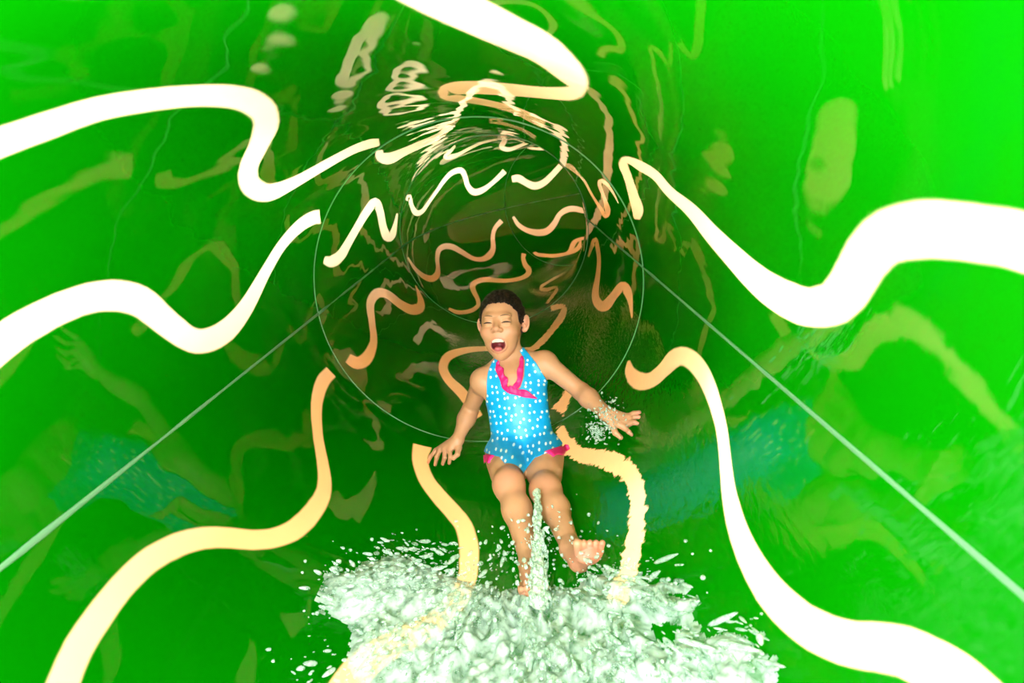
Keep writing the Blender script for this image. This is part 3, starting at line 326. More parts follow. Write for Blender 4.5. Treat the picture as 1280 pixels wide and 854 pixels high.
# ------------------------------------------------------------------ camera, light, sky
cd = bpy.data.cameras.new('camera'); cam = bpy.data.objects.new('camera', cd); COL.objects.link(cam)
cd.sensor_width = 36; cd.lens = 801.1 / 1280 * 36; cd.clip_start = .01
r_ = np.array([0.98947996, -0.1378812, -0.04379698]); t_ = np.array([0.0039077, -0.27715393, 0.96081758]); u_ = np.array([-0.14461719, -0.95088089, -0.27369947])
Mx = Matrix(((r_[0], -r_[1], -r_[2], CAM[0]), (t_[0], -t_[1], -t_[2], CAM[1]), (u_[0], -u_[1], -u_[2], CAM[2]), (0, 0, 0, 1)))
cam.matrix_world = Mx
cd.dof.use_dof = True; cd.dof.focus_distance = 2.1; cd.dof.aperture_fstop = 5.0
scene.camera = cam

def build_world():
    w = bpy.data.worlds.new('sky'); scene.world = w; w.use_nodes = True
    N = w.node_tree.nodes; L = w.node_tree.links; N.clear()
    tc = N.new('ShaderNodeTexCoord'); sx = N.new('ShaderNodeSeparateXYZ'); L.new(tc.outputs['Generated'], sx.inputs[0])
    cr = N.new('ShaderNodeValToRGB'); mr = N.new('ShaderNodeMapRange')
    mr.inputs['From Min'].default_value = -1; mr.inputs['From Max'].default_value = 1
    L.new(sx.outputs['Z'], mr.inputs[0]); L.new(mr.outputs[0], cr.inputs[0])
    e = cr.color_ramp.elements
    e[0].position = 0; e[0].color = (.40, .31, .20, 1)
    e[1].position = 1; e[1].color = (.95, .98, 1, 1)
    x = e.new(.47); x.color = (.5, .42, .30, 1)
    x = e.new(.53); x.color = (1, .98, .94, 1)
    bg = N.new('ShaderNodeBackground'); bg.inputs[1].default_value = WORLD
    L.new(cr.outputs[0], bg.inputs[0])
    o = N.new('ShaderNodeOutputWorld'); L.new(bg.outputs[0], o.inputs[0])
WORLD = 21.0
build_world()
sd_ = bpy.data.lights.new('sun', 'SUN'); sun = bpy.data.objects.new('sun', sd_); COL.objects.link(sun)
sd_.energy = 6.0; sd_.angle = math.radians(6); sd_.color = (1, .97, .9)
sdir = Vector((.80, -.62, .55)).normalized()         # towards the sun
sun.rotation_euler = sdir.to_track_quat('Z', 'Y').to_euler()
# the photographer's on-camera flash
fl = bpy.data.lights.new('camera_flash', 'AREA'); fo = bpy.data.objects.new('camera_flash', fl); COL.objects.link(fo)
fl.shape = 'DISK'; fl.size = .06; fl.energy = 32.0
fo.location = Vector(CAM) + Vector((-.26, .02, .02))
fo.rotation_euler = (Vector((.09, 2.0, -.35)) - fo.location).to_track_quat('-Z', 'Y').to_euler()

scene.view_settings.view_transform = 'Standard'; scene.view_settings.look = 'None'
scene.view_settings.exposure = 0; scene.view_settings.gamma = 1
scene.view_settings.use_curve_mapping = False
scene.cycles.max_bounces = 10; scene.cycles.glossy_bounces = 6; scene.cycles.diffuse_bounces = 3; scene.cycles.transmission_bounces = 6
scene.cycles.transparent_max_bounces = 12
scene.cycles.caustics_reflective = False; scene.cycles.caustics_refractive = False
scene.cycles.use_denoising = True

# ------------------------------------------------------------------ distance-field modelling
def smin(a, b, k):
    h = np.clip(.5 + .5 * (b - a) / k, 0, 1)
    return b * (1 - h) + a * h - k * h * (1 - h)
def smax(a, b, k): return -smin(-a, -b, k)
def cone(P, a, b, ra, rb):
    """tapered capsule"""
    a = np.asarray(a, float); b = np.asarray(b, float)
    e = b - a; L2 = e @ e
    t = np.clip(((P - a) @ e) / L2, 0, 1)
    d = np.linalg.norm(P - a - t[:, None] * e, axis=1)
    tt = t * t * (3 - 2 * t) * .5 + t * .5
    return d - (ra + (rb - ra) * tt)
def ellip(P, c, r, M=None):
    q = P - np.asarray(c, float)
    if M is not None: q = q @ M.T            # rows of M are the ellipsoid's axes
    r = np.asarray(r, float)
    k0 = np.linalg.norm(q / r, axis=1); k1 = np.linalg.norm(q / (r * r), axis=1)
    return k0 * (k0 - 1) / np.maximum(k1, 1e-9)

def surface_nets(f, lo, hi, h, coarse=4, band=1.8):
    """mesh the zero set of f inside a box; fine evaluation only near the surface"""
    lo = np.array(lo, float); hi = np.array(hi, float)
    n = (np.ceil((hi - lo) / (h * coarse)).astype(int) + 1) * coarse + 1
    H = h * coarse
    nc = (n - 1) // coarse + 1
    g = [lo[i] + H * np.arange(nc[i]) for i in range(3)]
    GP = np.stack(np.meshgrid(*g, indexing='ij'), -1).reshape(-1, 3)
    cv = f(GP).reshape(nc)
    D = cv.astype(np.float32)
    for ax in range(3): D = np.repeat(D, coarse, axis=ax)
    D = D[:n[0], :n[1], :n[2]]
    D = np.ascontiguousarray(D)
    idx = np.nonzero(np.abs(D).ravel() < H * band)[0]
    ii = np.stack(np.unravel_index(idx, D.shape), 1)
    vals = np.empty(len(idx), np.float32)
    for k in range(0, len(idx), 400000):
        vals[k:k + 400000] = f(lo + ii[k:k + 400000] * h)
    D.ravel()[idx] = vals
    S = D < 0
    c = [S[i:n[0] - 1 + i, j:n[1] - 1 + j, k:n[2] - 1 + k] for i in (0, 1) for j in (0, 1) for k in (0, 1)]
    cnt = sum(x.astype(np.int8) for x in c)
    act = (cnt > 0) & (cnt < 8)
    A = np.stack(np.nonzero(act), 1)
    vid = -np.ones(act.shape, np.int64); vid[act] = np.arange(len(A))
    acc = np.zeros((len(A), 3)); num = np.zeros(len(A))
    corners = [(i, j, k) for i in (0, 1) for j in (0, 1) for k in (0, 1)]
    for a in corners:
        for ax in range(3):
            if a[ax] == 1: continue
            b = list(a); b[ax] = 1
            va = D[A[:, 0] + a[0], A[:, 1] + a[1], A[:, 2] + a[2]]; vb = D[A[:, 0] + b[0], A[:, 1] + b[1], A[:, 2] + b[2]]
            m = (va < 0) != (vb < 0)
            t = np.where(m, va / np.where(m, va - vb, 1), 0)
            p = np.array(a, float) + t[:, None] * (np.arange(3) == ax)
            acc[m] += p[m]; num[m] += 1
    V = lo + (A + acc / num[:, None]) * h
    F = []
    for ax in range(3):
        o1, o2 = [(1, 2), (2, 0), (0, 1)][ax]
        sl0 = [slice(None)] * 3; sl1 = [slice(None)] * 3
        sl0[ax] = slice(0, -1); sl1[ax] = slice(1, None)
        s0 = S[tuple(sl0)]; s1 = S[tuple(sl1)]
        E = np.stack(np.nonzero(s0 != s1), 1)
        ok = (E[:, o1] > 0) & (E[:, o2] > 0) & (E[:, o1] < n[o1] - 1) & (E[:, o2] < n[o2] - 1)
        E = E[ok]
        d1 = np.zeros(3, int); d1[o1] = 1; d2 = np.zeros(3, int); d2[o2] = 1
        q = [vid[tuple((E - x).T)] for x in (d1 * 0, d1, d1 + d2, d2)]
        Q = np.stack(q, 1)
        fl = ~s0[tuple(E.T)]
        Q[~fl] = Q[~fl]; Q[fl] = Q[fl][:, ::-1]
        F.append(Q)
    F = np.vstack(F); F = F[(F >= 0).all(1)]
    # newton-step the vertices onto the surface for a smooth finish
    e = h * .5
    for _ in range(1):
        d0 = f(V)
        G = np.stack([f(V + np.eye(3)[i] * e) - f(V - np.eye(3)[i] * e) for i in range(3)], 1) / (2 * e)
        g2 = (G * G).sum(1)
        st = -d0 / np.maximum(g2, .25)
        st = np.clip(st, -h * .6, h * .6)
        V = V + G * st[:, None]
    return V, F

# ------------------------------------------------------------------ the girl: joints in metres
J = {'pelvis': (0.0915, 1.9534, -0.4984), 'neck': (0.0878, 2.0677, -0.2062), 'shR': (-0.0153, 2.0485, -0.2569), 'shL': (0.2019, 2.0468, -0.2245), 'elR': (-0.0853, 2.1417, -0.3938), 'wrR': (-0.1361, 2.0516, -0.4644), 'elL': (0.3077, 1.9728, -0.3186), 'wrL': (0.3663, 1.8472, -0.3487), 'hipR': (0.0298, 1.9137, -0.4816), 'hipL': (0.1582, 1.9073, -0.4882), 'knR': (0.0480, 1.6809, -0.4616), 'knL': (0.1523, 1.6678, -0.4876), 'anR': (0.0934, 1.4090, -0.5465), 'anL': (0.2017, 1.4163, -0.5198), 'heelR': (0.0953, 1.3641, -0.5401), 'ballR': (0.0978, 1.3072, -0.5391), 'heelL': (0.2166, 1.3598, -0.5198), 'ballL': (0.2430, 1.3136, -0.4667), 'head': (0.0770, 2.0835, -0.0772)}
J = {k: np.array(v) for k, v in J.items()}
HANDS = {
'Lk': [(0.4308, 1.8441, -0.3702), (0.4337, 1.8367, -0.3782), (0.4284, 1.8240, -0.3854), (0.4159, 1.8113, -0.3914)],
'Lm': [(0.4524, 1.8515, -0.3657), (0.4527, 1.8438, -0.3746), (0.4486, 1.8254, -0.3836), (0.4245, 1.7941, -0.3983)],
'Lt': [(0.4695, 1.8480, -0.3626), (0.4667, 1.8392, -0.3747), (0.4582, 1.8195, -0.3877), (0.4312, 1.7872, -0.4054)],
'Lth': [(0.3793, 1.8192, -0.3762), (0.3838, 1.7979, -0.3968), (0.3976, 1.7847, -0.4087)],
'Rk': [(-0.1663, 2.0277, -0.4885), (-0.1841, 2.0376, -0.4877), (-0.2033, 2.0512, -0.4915), (-0.2205, 2.0637, -0.4998)],
'Rm': [(-0.1633, 2.0034, -0.5014), (-0.1844, 2.0116, -0.5055), (-0.2145, 2.0252, -0.5080), (-0.2400, 2.0441, -0.5106)],
'Rt': [(-0.1729, 2.0109, -0.5283), (-0.1970, 2.0191, -0.5321), (-0.2253, 2.0273, -0.5353), (-0.2526, 2.0522, -0.5348)],
'Rth': [(-0.1350, 2.0301, -0.4850), (-0.1377, 2.0057, -0.4971), (-0.1524, 1.9973, -0.5060)],
}
SUIT_FRONT = np.array([(-0.0402, 0.3326), (-0.0616, 0.3145), (-0.0757, 0.282), (-0.084, 0.2434), (-0.0906, 0.2073), (-0.1186, 0.1428), (-0.1428, 0.0674), (-0.1352, 0.0272), (-0.0547, 0.0136), (-0.0296, -0.0131), (-0.0068, -0.0549), (0.0034, -0.0562), (0.026, -0.0284), (0.0503, -0.0059), (0.1585, 0.0204), (0.1711, 0.1013), (0.1432, 0.1573), (0.1258, 0.1807), (0.1158, 0.2189), (0.089, 0.2861), (0.0508, 0.3504), (0.0381, 0.3365), (0.0517, 0.3025), (0.044, 0.2507), (0.0282, 0.2162), (0.004, 0.196), (-0.018, 0.2098), (-0.0328, 0.2358), (-0.0417, 0.2849), (-0.0398, 0.3165)])
NECK_LEFT = [(-0.0445, 0.3119), (-0.0496, 0.2861), (-0.0436, 0.2719), (-0.0362, 0.2495), (-0.0325, 0.2199), (-0.0139, 0.2013), (0.0114, 0.1923), (0.0362, 0.1808), (0.0768, 0.1696)]
NECK_RIGHT = [(0.0488, 0.3188), (0.0468, 0.2873), (0.0414, 0.2511), (0.029, 0.2213), (0.0047, 0.2012)]
LEG_LEFT = [(-0.1262, 0.0155), (-0.1042, 0.0203), (-0.0804, 0.0197), (-0.0547, 0.0136)]
LEG_RIGHT = [(0.0448, -0.0077), (0.0676, 0.0046), (0.0947, 0.0112), (0.121, 0.0128), (0.1507, 0.0035)]

UPV = J['neck'] - J['pelvis']; UPV = UPV / np.linalg.norm(UPV)
SDV = J['shL'] - J['shR']; SDV = SDV - UPV * (SDV @ UPV); SDV /= np.linalg.norm(SDV)
FRV = np.cross(SDV, UPV)                       # the way her chest faces
TM = np.array([SDV, UPV, FRV])
HM = np.array([[0.9828, -0.1812, -0.0347], [0.0866, 0.2870, 0.9540], [-0.1629, -0.9406, 0.2978]])   # head: right, up, face
def tw(u, v, w=0.0): return J['pelvis'] + SDV * u + UPV * v + FRV * w
def hw(x, y, z): return J['head'] + np.array([x, y, z]) @ HM

def torso_sd(P):
    d = ellip(P, tw(0, .018, -.004), (.098, .072, .074), TM)
    d = smin(d, ellip(P, tw(-.048, -.005, -.028), (.055, .052, .055), TM), .03)
    d = smin(d, ellip(P, tw(.048, -.005, -.028), (.055, .052, .055), TM), .03)
    d = smin(d, ellip(P, tw(.002, .105, .004), (.098, .095, .067), TM), .05)
    d = smin(d, ellip(P, tw(.002, .205, .0), (.103, .085, .068), TM), .05)
    d = smin(d, cone(P, J['shR'] - UPV * .012, J['shL'] - UPV * .012, .034, .034), .045)
    d = smin(d, cone(P, tw(0, .255, -.005), J['neck'] - FRV * .012, .055, .034), .04)
    for s in (-1, 1):
        sh = J['shR'] if s < 0 else J['shL']
        d = smin(d, cone(P, J['neck'] + UPV * .022 - FRV * .016, sh - UPV * .002, .026, .030), .03)
        k, h = (J['knR'], J['hipR']) if s < 0 else (J['knL'], J['hipL'])
        d = smin(d, cone(P, h, h + (k - h) * .6, .060, .050), .035)
    # collar bones and the hollow between them
    for s in (-1, 1):
        d = smin(d, cone(P, tw(s * .014, .283, .030), tw(s * .085, .290, .022), .006, .006), .012)
    return d

def arm_sd(P, sh, el, wr, up_r=.034):
    d = cone(P, sh, el, up_r, .028)
    d = smin(d, ellip(P, sh, (up_r + .002,) * 3), .02)
    mid = el + (wr - el) * .3
    d = smin(d, cone(P, el, mid, .028, .0295), .015)
    d = smin(d, cone(P, mid, wr, .0295, .020), .02)
    return d

def hand_sd(P, wr, side):
    k = HANDS[side + 'k']; m = HANDS[side + 'm']; t = HANDS[side + 't']; th = HANDS[side + 'th']
    k = [np.array(x) for x in k]; m = [np.array(x) for x in m]; t = [np.array(x) for x in t]; th = [np.array(x) for x in th]
    d = np.full(len(P), 1.0)
    for i in range(4):                       # the palm: four metacarpals melted together
        base = wr + (k[i] - k[1]) * .45
        d = smin(d, cone(P, base, k[i], .013, .0098), .012)
    f = np.full(len(P), 1.0)
    for i in range(4):
        r = (.0078, .008, .0076, .0068)[i]
        g = smin(cone(P, k[i], m[i], r + .0008, r), cone(P, m[i], t[i], r, r - .0016), .003)
        f = np.minimum(f, g)
    d = smin(d, f, .006)
    g = smin(cone(P, th[0], th[1], .0115, .0088), cone(P, th[1], th[2], .0088, .0072), .004)
    d = smin(d, smin(g, cone(P, wr, th[0], .014, .0115), .008), .007)
    return smin(d, cone(P, wr, wr + (k[1] - wr) * .3, .018, .015), .012)

def leg_sd(P, h, k, a, heel, ball):
    d = cone(P, h, k, .061, .0385)
    d = smin(d, ellip(P, k + np.array([0, -.004, .008]), (.031, .034, .033)), .04)
    c = k + (a - k) * .33 + np.array([.004, .004, -.006])
    d = smin(d, cone(P, k, c, .0370, .0370), .03)
    d = smin(d, cone(P, c, a, .0370, .0250), .03)
    d = smin(d, cone(P, a, heel, .027, .024), .015)
    return d

def foot_sd(P, a, heel, ball, toes, rt):
    d = cone(P, heel, ball, .024, .024)
    side = np.cross(ball - heel, np.array([0, 0, 1.0])); side /= np.linalg.norm(side)
    d = smin(d, cone(P, ball - side * .020, ball + side * .020, .0175, .0165), .015)
    d = smin(d, cone(P, a, ball, .026, .018), .02)
    for b, t, r in zip(*toes, rt):
        d = smin(d, cone(P, b, t, r, r * .95), .004)
    return d

# toes: left foot stands sole towards the splash, toes up and fanned
def fan(ball, along, side, n, length, spread):
    bs, ts = [], []
    for i in range(5):
        q = (i - 2) / 2
        bs.append(ball + side * q * spread + along * .006)
        ts.append(ball + side * q * (spread + .004) + along * (length * (1 - .10 * abs(i - n) * 1.0) + .008))
    return bs, ts
L_AL = np.array([0.10, -.25, .96]); L_AL /= np.linalg.norm(L_AL)
L_SD = np.array([.97, .14, -.06]); L_SD /= np.linalg.norm(L_SD)
L_TOES = fan(J['ballL'], L_AL, L_SD, 0, .030, .026)
R_AL = np.array([.05, -.75, .55]); R_AL /= np.linalg.norm(R_AL)
R_SD = np.array([.99, .03, -.06]); R_SD /= np.linalg.norm(R_SD)
R_TOES = fan(J['ballR'], R_AL, R_SD, 4, .028, .024)

def head_sd(P):
    q = (P - J['head']) @ HM.T
    E = lambda c, r, M=None: ellip(q, c, r, M)
    ax = np.abs(q[:, 0]); qm = q.copy(); qm[:, 0] = ax
    Em = lambda c, r, M=None: ellip(qm, c, r, M)
    d = E((0, .024, -.016), (.0695, .078, .082))
    d = smin(d, E((0, -.030, .018), (.0610, .066, .058)), .03)
    d = smin(d, E((0, -.074, .028), (.0475, .043, .041)), .025)
    d = smin(d, E((0, -.109, .041), (.020, .016, .021)), .022)
    d = smin(d, Em((.0375, -.032, .045), (.025, .023, .026)), .016)           # laughing cheeks
    d = smin(d, Em((.022, .021, .062), (.024, .008, .012)), .012)             # brow
    d = smax(d, -Em((.031, .001, .090), (.019, .011, .017)), .016)            # eye hollows
    d = smin(d, Em((.0305, .0035, .0615), (.0150, .0095, .0115)), .007)       # upper lids
    d = smin(d, Em((.0305, -.0065, .0610), (.0145, .0062, .0110)), .006)     # lower lids
    d = smax(d, -Em((.0305, -.0022, .0745), (.0145, .0011, .006)), .002)
    # nose
    d = smin(d, cone(q, (0, .006, .070), (0, -.020, .0865), .0065, .0095), .010)
    d = smin(d, E((0, -.0240, .0870), (.0118, .0090, .0095)), .006)
    d = smin(d, Em((.0130, -.0268, .0790), (.0075, .0066, .0088)), .005)
    d = smax(d, -Em((.0058, -.0325, .0855), (.0030, .0030, .0050)), .002)
    # lips around the open mouth
    mz = .0720
    a = np.arctan2((q[:, 1] + .0725) / .0215, q[:, 0] / .0265)
    ring = np.stack([.0265 * np.cos(a), -.0725 + .0215 * np.sin(a) * np.where(np.sin(a) > 0, .62, 1.12), mz - .006 * np.abs(np.cos(a)) ** 2 + .003 * np.sin(a)], 1)
    lip = np.linalg.norm(q - ring, axis=1) - (.0032 + .0014 * np.maximum(-np.sin(a), 0))
    d = smin(d, lip, .007)
    cav = ellip(q, (0, -.0740, .066), (.0240, .0200, .030))
    d = smax(d, -cav, .0025)
    # ears
    qm = qm.copy(); qm[:, 0] += np.where(q[:, 0] < 0, .007, -.001)
    c, s = math.cos(.55), math.sin(.55)
    M = np.array([[c, 0, s], [0, 1, 0], [-s, 0, c]])        # flare outwards
    M2 = M @ np.array([[math.cos(.12), -math.sin(.12), 0], [math.sin(.12), math.cos(.12), 0], [0, 0, 1]])
    ear = ellip(qm, (.0795, -.006, -.012), (.0155, .0285, .0075), M2)
    ear = smax(ear, -ellip(qm, (.0800, -.002, -.0035), (.0095, .0175, .0065), M2), .004)
    ear = smin(ear, ellip(qm, (.0745, -.012, -.006), (.0045, .006, .004)), .003)
    ear = smin(ear, ellip(qm, (.0725, -.028, -.009), (.0065, .008, .006)), .006)
    d = smin(d, ear, .005)
    return d

def neck_sd(P):
    d = cone(P, J['neck'] - UPV * .01 - FRV * .012, hw(0, -.060, -.028), .039, .040)
    for s in (-1, 1):
        d = smin(d, cone(P, J['neck'] + SDV * s * .014 - UPV * .012 + FRV * .014, hw(s * .048, -.038, -.030), .008, .010), .014)
    return d

def body_sd(P):
    d = torso_sd(P)
    n = neck_sd(P)
    d = smin(d, n, .022)
    d = smin(d, head_sd(P), .010)
    for side, sh, el, wr in (('R', 'shR', 'elR', 'wrR'), ('L', 'shL', 'elL', 'wrL')):
        a = arm_sd(P, J[sh], J[el], J[wr])
        a = smin(a, hand_sd(P, J[wr], side), .010)
        d = smin(d, a, .016)
    lr = leg_sd(P, J['hipR'], J['knR'], J['anR'], J['heelR'], J['ballR'])
    lr = smin(lr, foot_sd(P, J['anR'], J['heelR'], J['ballR'], R_TOES, (.0075, .0078, .0082, .0088, .0110)), .014)
    ll = leg_sd(P, J['hipL'], J['knL'], J['anL'], J['heelL'], J['ballL'])
    ll = smin(ll, foot_sd(P, J['anL'], J['heelL'], J['ballL'], L_TOES, (.0115, .0090, .0084, .0080, .0075)), .014)
    legs = np.minimum(lr, ll)
    return smin(d, legs, .02)

girl = empty('person', tuple(J['pelvis'] - np.array([0, 0, .09])))
tag(girl, 'laughing child in a blue dotted swimsuit sliding feet first towards the viewer', 'person')

# ---- skin
def skin_material():
    m, nt, N, L = new_mat('skin')
    b = N.new('ShaderNodeBsdfPrincipled'); o = N.new('ShaderNodeOutputMaterial')
    at = N.new('ShaderNodeAttribute'); at.attribute_name = 'blush'
    mx = N.new('ShaderNodeMix'); mx.data_type = 'RGBA'
    mx.inputs[6].default_value = (.57, .285, .150, 1); mx.inputs[7].default_value = (.58, .17, .13, 1)
    L.new(at.outputs['Fac'], mx.inputs[0])
    ns = N.new('ShaderNodeTexNoise'); ns.inputs['Scale'].default_value = 18; ns.inputs['Detail'].default_value = 3
    tc = N.new('ShaderNodeTexCoord'); L.new(tc.outputs['Object'], ns.inputs['Vector'])
    mr = N.new('ShaderNodeMapRange'); mr.inputs['To Min'].default_value = .9; mr.inputs['To Max'].default_value = 1.1
    L.new(ns.outputs['Fac'], mr.inputs['Value'])
    sc = N.new('ShaderNodeVectorMath'); sc.operation = 'SCALE'
    L.new(mx.outputs[2], sc.inputs[0]); L.new(mr.outputs[0], sc.inputs['Scale'])
    L.new(sc.outputs[0], b.inputs['Base Color'])
    b.inputs['Roughness'].default_value = .5
    b.inputs['Subsurface Weight'].default_value = .12
    b.inputs['Subsurface Radius'].default_value = (.012, .005, .003)
    b.inputs['Subsurface Scale'].default_value = 1.0
    L.new(b.outputs[0], o.inputs[0])
    return m
MAT_SKIN = skin_material()
allj = np.array(list(J.values()))
lo = allj.min(0) - (.13, .13, .10); hi = allj.max(0) + (.16, .13, .15)
V, F = surface_nets(body_sd, lo, hi, .0024)
body = mesh_obj('body', V, F, MAT_SKIN, girl, True, tuple(girl.location))
q = (V - J['head']) @ HM.T
def gs(c, r, X=q): return np.exp(-(((X - np.asarray(c)) / np.asarray(r)) ** 2).sum(1))
qx = q.copy(); qx[:, 0] = abs(qx[:, 0])
bl = .35 * gs((.038, -.030, .060), (.018, .016, .03), qx) + .25 * gs((0, -.024, .09), (.012, .010, .02))
a = np.arctan2((q[:, 1] + .0730) / .0215, q[:, 0] / .0265)
rr = np.hypot(q[:, 0] / .0255, (q[:, 1] + .0750) / .0245)
bl += .55 * np.exp(-((rr - .97) / .17) ** 2) * (q[:, 2] > .035) * (rr < 1.6)
bl += .3 * gs((.083, -.004, -.008), (.02, .03, .02), qx)
for k, r, w in (('knR', .035, .50), ('knL', .035, .50), ('ballL', .05, .9), ('ballR', .05, .5), ('heelL', .03, .5), ('wrR', .06, .0), ('elL', .04, .15)):
    bl += w * gs(J[k] + (np.array([0, -.02, .02]) if k[:2] == 'kn' else 0), (r, r, r), V)
for sd_ in 'LR':
    for i in range(4):
        bl += .45 * gs(HANDS[sd_ + 't'][i], (.012,) * 3, V) + .2 * gs(HANDS[sd_ + 'k'][i], (.010,) * 3, V)
at = body.data.attributes.new('blush', 'FLOAT', 'POINT'); at.data.foreach_set('value', np.clip(bl, 0, 1).astype(np.float32))

# ---- inside of the mouth, teeth, tongue
def blob(name, f, c, r, h, mat, parent):
    c = np.asarray(c); V, F = surface_nets(f, c - r, c + r, h)
    return mesh_obj(name, V, F, mat, parent, True, tuple(girl.location))
MAT_MOUTH = principled('mouth_lining', (.20, .02, .025), .5)
MAT_TONGUE = principled('tongue', (.52, .12, .13), .35)
MAT_TEETH = principled('teeth', (.60, .57, .50), .3)
hc = hw(0, -.0745, .06)
def mouth_f(P):
    q = (P - J['head']) @ HM.T
    o = ellip(q, (0, -.0740, .062), (.0240, .0215, .032)); i = ellip(q, (0, -.0740, .066), (.0210, .0185, .0295))
    return np.maximum(np.maximum(o, -i), q[:, 2] - .068)
mouth = blob('mouth', mouth_f, hc, .045, .0016, MAT_MOUTH, body)
def tongue_f(P):
    q = (P - J['head']) @ HM.T
    return smax(smin(ellip(q, (0, -.0890, .060), (.0150, .0075, .020)), ellip(q, (0, -.0865, .070), (.0120, .0060, .010)), .006),
                -ellip(q, (0, -.079, .070), (.0012, .0022, .02)), .002)
tongue = blob('tongue', tongue_f, hw(0, -.089, .06), .035, .0014, MAT_TONGUE, body)
def teeth_f(P):
    q = (P - J['head']) @ HM.T
    d = np.full(len(P), 1.0)
    for i in range(8):
        x = (i - 3.5) * .0048
        z = .0735 - 16.0 * x * x
        hh = .0048 if abs(i - 3.5) < 1 else .0042
        yy = -.0605 - 5.0 * x * x
        e = np.maximum(np.maximum(np.abs(q[:, 0] - x) - .0018, np.abs(q[:, 1] - yy) - hh), np.abs(q[:, 2] - z) - .0014)
        d = np.minimum(d, e - .0006)
    return d
teeth = blob('teeth', teeth_f, hw(0, -.062, .068), .032, .0009, MAT_TEETH, body)

# ---- eyes pressed shut, brows
MAT_LASH = principled('lashes', (.015, .008, .006), .8)
MAT_BROW = principled('brow_hair', (.20, .11, .06), .8)
def on_face(x, y, z0=.13):
    """walk in along the face axis until the skin is met"""
    z = z0
    for _ in range(60):
        d = float(body_sd(hw(x, y, z)[None])[0])
        if d < .0003: break
        z -= d * .7
    return hw(x, y, z)
for s in (-1, 1):
    xs = np.linspace(.0160, .0460, 12)
    pts = np.array([on_face(s * x, -.0022 + .0028 * (1 - ((x - .031) / .0150) ** 2) - .0012) for x in xs]) + HM[2] * .0022
    b = sweep('closed_eyelid_line', pts, .0026 * np.clip(np.sin(np.linspace(.25, 2.9, 12)), .3, 1), MAT_LASH, body, 6)
    xs = np.linspace(.013, .047, 12)
    pts = np.array([on_face(s * x, .0190 + .0035 * math.sin((x - .013) / .034 * 2.9) - .0015 * (x - .013) / .034) for x in xs])
    sweep('eyebrow', pts, np.stack([.0024 * np.clip(np.sin(np.linspace(.5, 3.0, 12)), .25, 1), np.full(12, .0007)], 1), MAT_BROW, body, 6,
          flat=HM[2] * np.ones((12, 1)))

# ---- short dark hair
def hair_material():
    m, nt, N, L = new_mat('dark_hair')
    b = N.new('ShaderNodeBsdfPrincipled'); o = N.new('ShaderNodeOutputMaterial')
    tc = N.new('ShaderNodeTexCoord'); mp = N.new('ShaderNodeMapping'); mp.inputs['Scale'].default_value = (90, 260, 260)
    mp.inputs['Rotation'].default_value = (0, .6, .5)
    ns = N.new('ShaderNodeTexNoise'); ns.inputs['Scale'].default_value = 1; ns.inputs['Detail'].default_value = 4
    L.new(tc.outputs['Object'], mp.inputs[0]); L.new(mp.outputs[0], ns.inputs['Vector'])
    cr = N.new('ShaderNodeValToRGB'); cr.color_ramp.elements[0].position = .35; cr.color_ramp.elements[0].color = (.003, .002, .0015, 1)
    cr.color_ramp.elements[1].position = .75; cr.color_ramp.elements[1].color = (.022, .011, .006, 1)
    L.new(ns.outputs['Fac'], cr.inputs[0]); L.new(cr.outputs[0], b.inputs['Base Color'])
    bp = N.new('ShaderNodeBump'); bp.inputs['Distance'].default_value = .0025; L.new(ns.outputs['Fac'], bp.inputs['Height'])
    L.new(bp.outputs[0], b.inputs['Normal'])
    b.inputs['Roughness'].default_value = .55; b.inputs['Specular IOR Level'].default_value = .2
    L.new(b.outputs[0], o.inputs[0])
    return m
MAT_HAIR = hair_material()
def wob(P, f, seed=0):
    return (np.sin(P[:, 0] * f + 1.3 + seed) * np.sin(P[:, 1] * f * 1.13 + .7) * np.sin(P[:, 2] * f * .93 + 2.1 + seed))
def hair_f(P):
    q = (P - J['head']) @ HM.T
    sk = ellip(q, (0, .024, -.016), (.0695, .078, .082))
    sk = smin(sk, ellip(q, (0, .000, -.035), (.062, .070, .062)), .02)
    # strands swept back: ridges running from forehead to crown
    ph = np.arctan2(q[:, 0], q[:, 1] + .02)
    rid = .0012 * np.sin(ph * 46 + 5 * np.sin(q[:, 2] * 60)) + .0022 * wob(q, 130) + .0012 * wob(q, 300, 2)
    thick = .0065 + .004 * np.clip((q[:, 1] - .05) / .05, 0, 1)
    d = sk - thick - rid
    ax = np.abs(q[:, 0])
    # hairline: high over the forehead, dropping at the temples to in front of the ears, then to the nape
    line = .0630 - 5.5 * np.clip(ax - .018, 0, None) ** 2 * 3.2 + .0012 * np.sin(q[:, 0] * 330) + .0009 * np.sin(q[:, 0] * 801 + 1)
    front = (line - q[:, 1]) * .8
    side_z = q[:, 2] - .012
    sideburn = np.where(ax > .045, -.006 - q[:, 1], .05)
    front2 = np.where(side_z < 0, np.minimum(front, -.004 - q[:, 1]), front)
    burn = np.maximum(-.012 - q[:, 1], np.abs(q[:, 2] - .014) - .012)
    front2 = np.minimum(front2, burn)
    nape = -.055 - q[:, 1]
    front2 = np.where(q[:, 2] < -.03, nape, front2)
    d = smax(d, front2, .004)
    return np.maximum(d, -(sk + .004))
V, F = surface_nets(hair_f, J['head'] - .125, J['head'] + .125, .0018)
hair = mesh_obj('hair', V, F, MAT_HAIR, girl, True, tuple(girl.location))

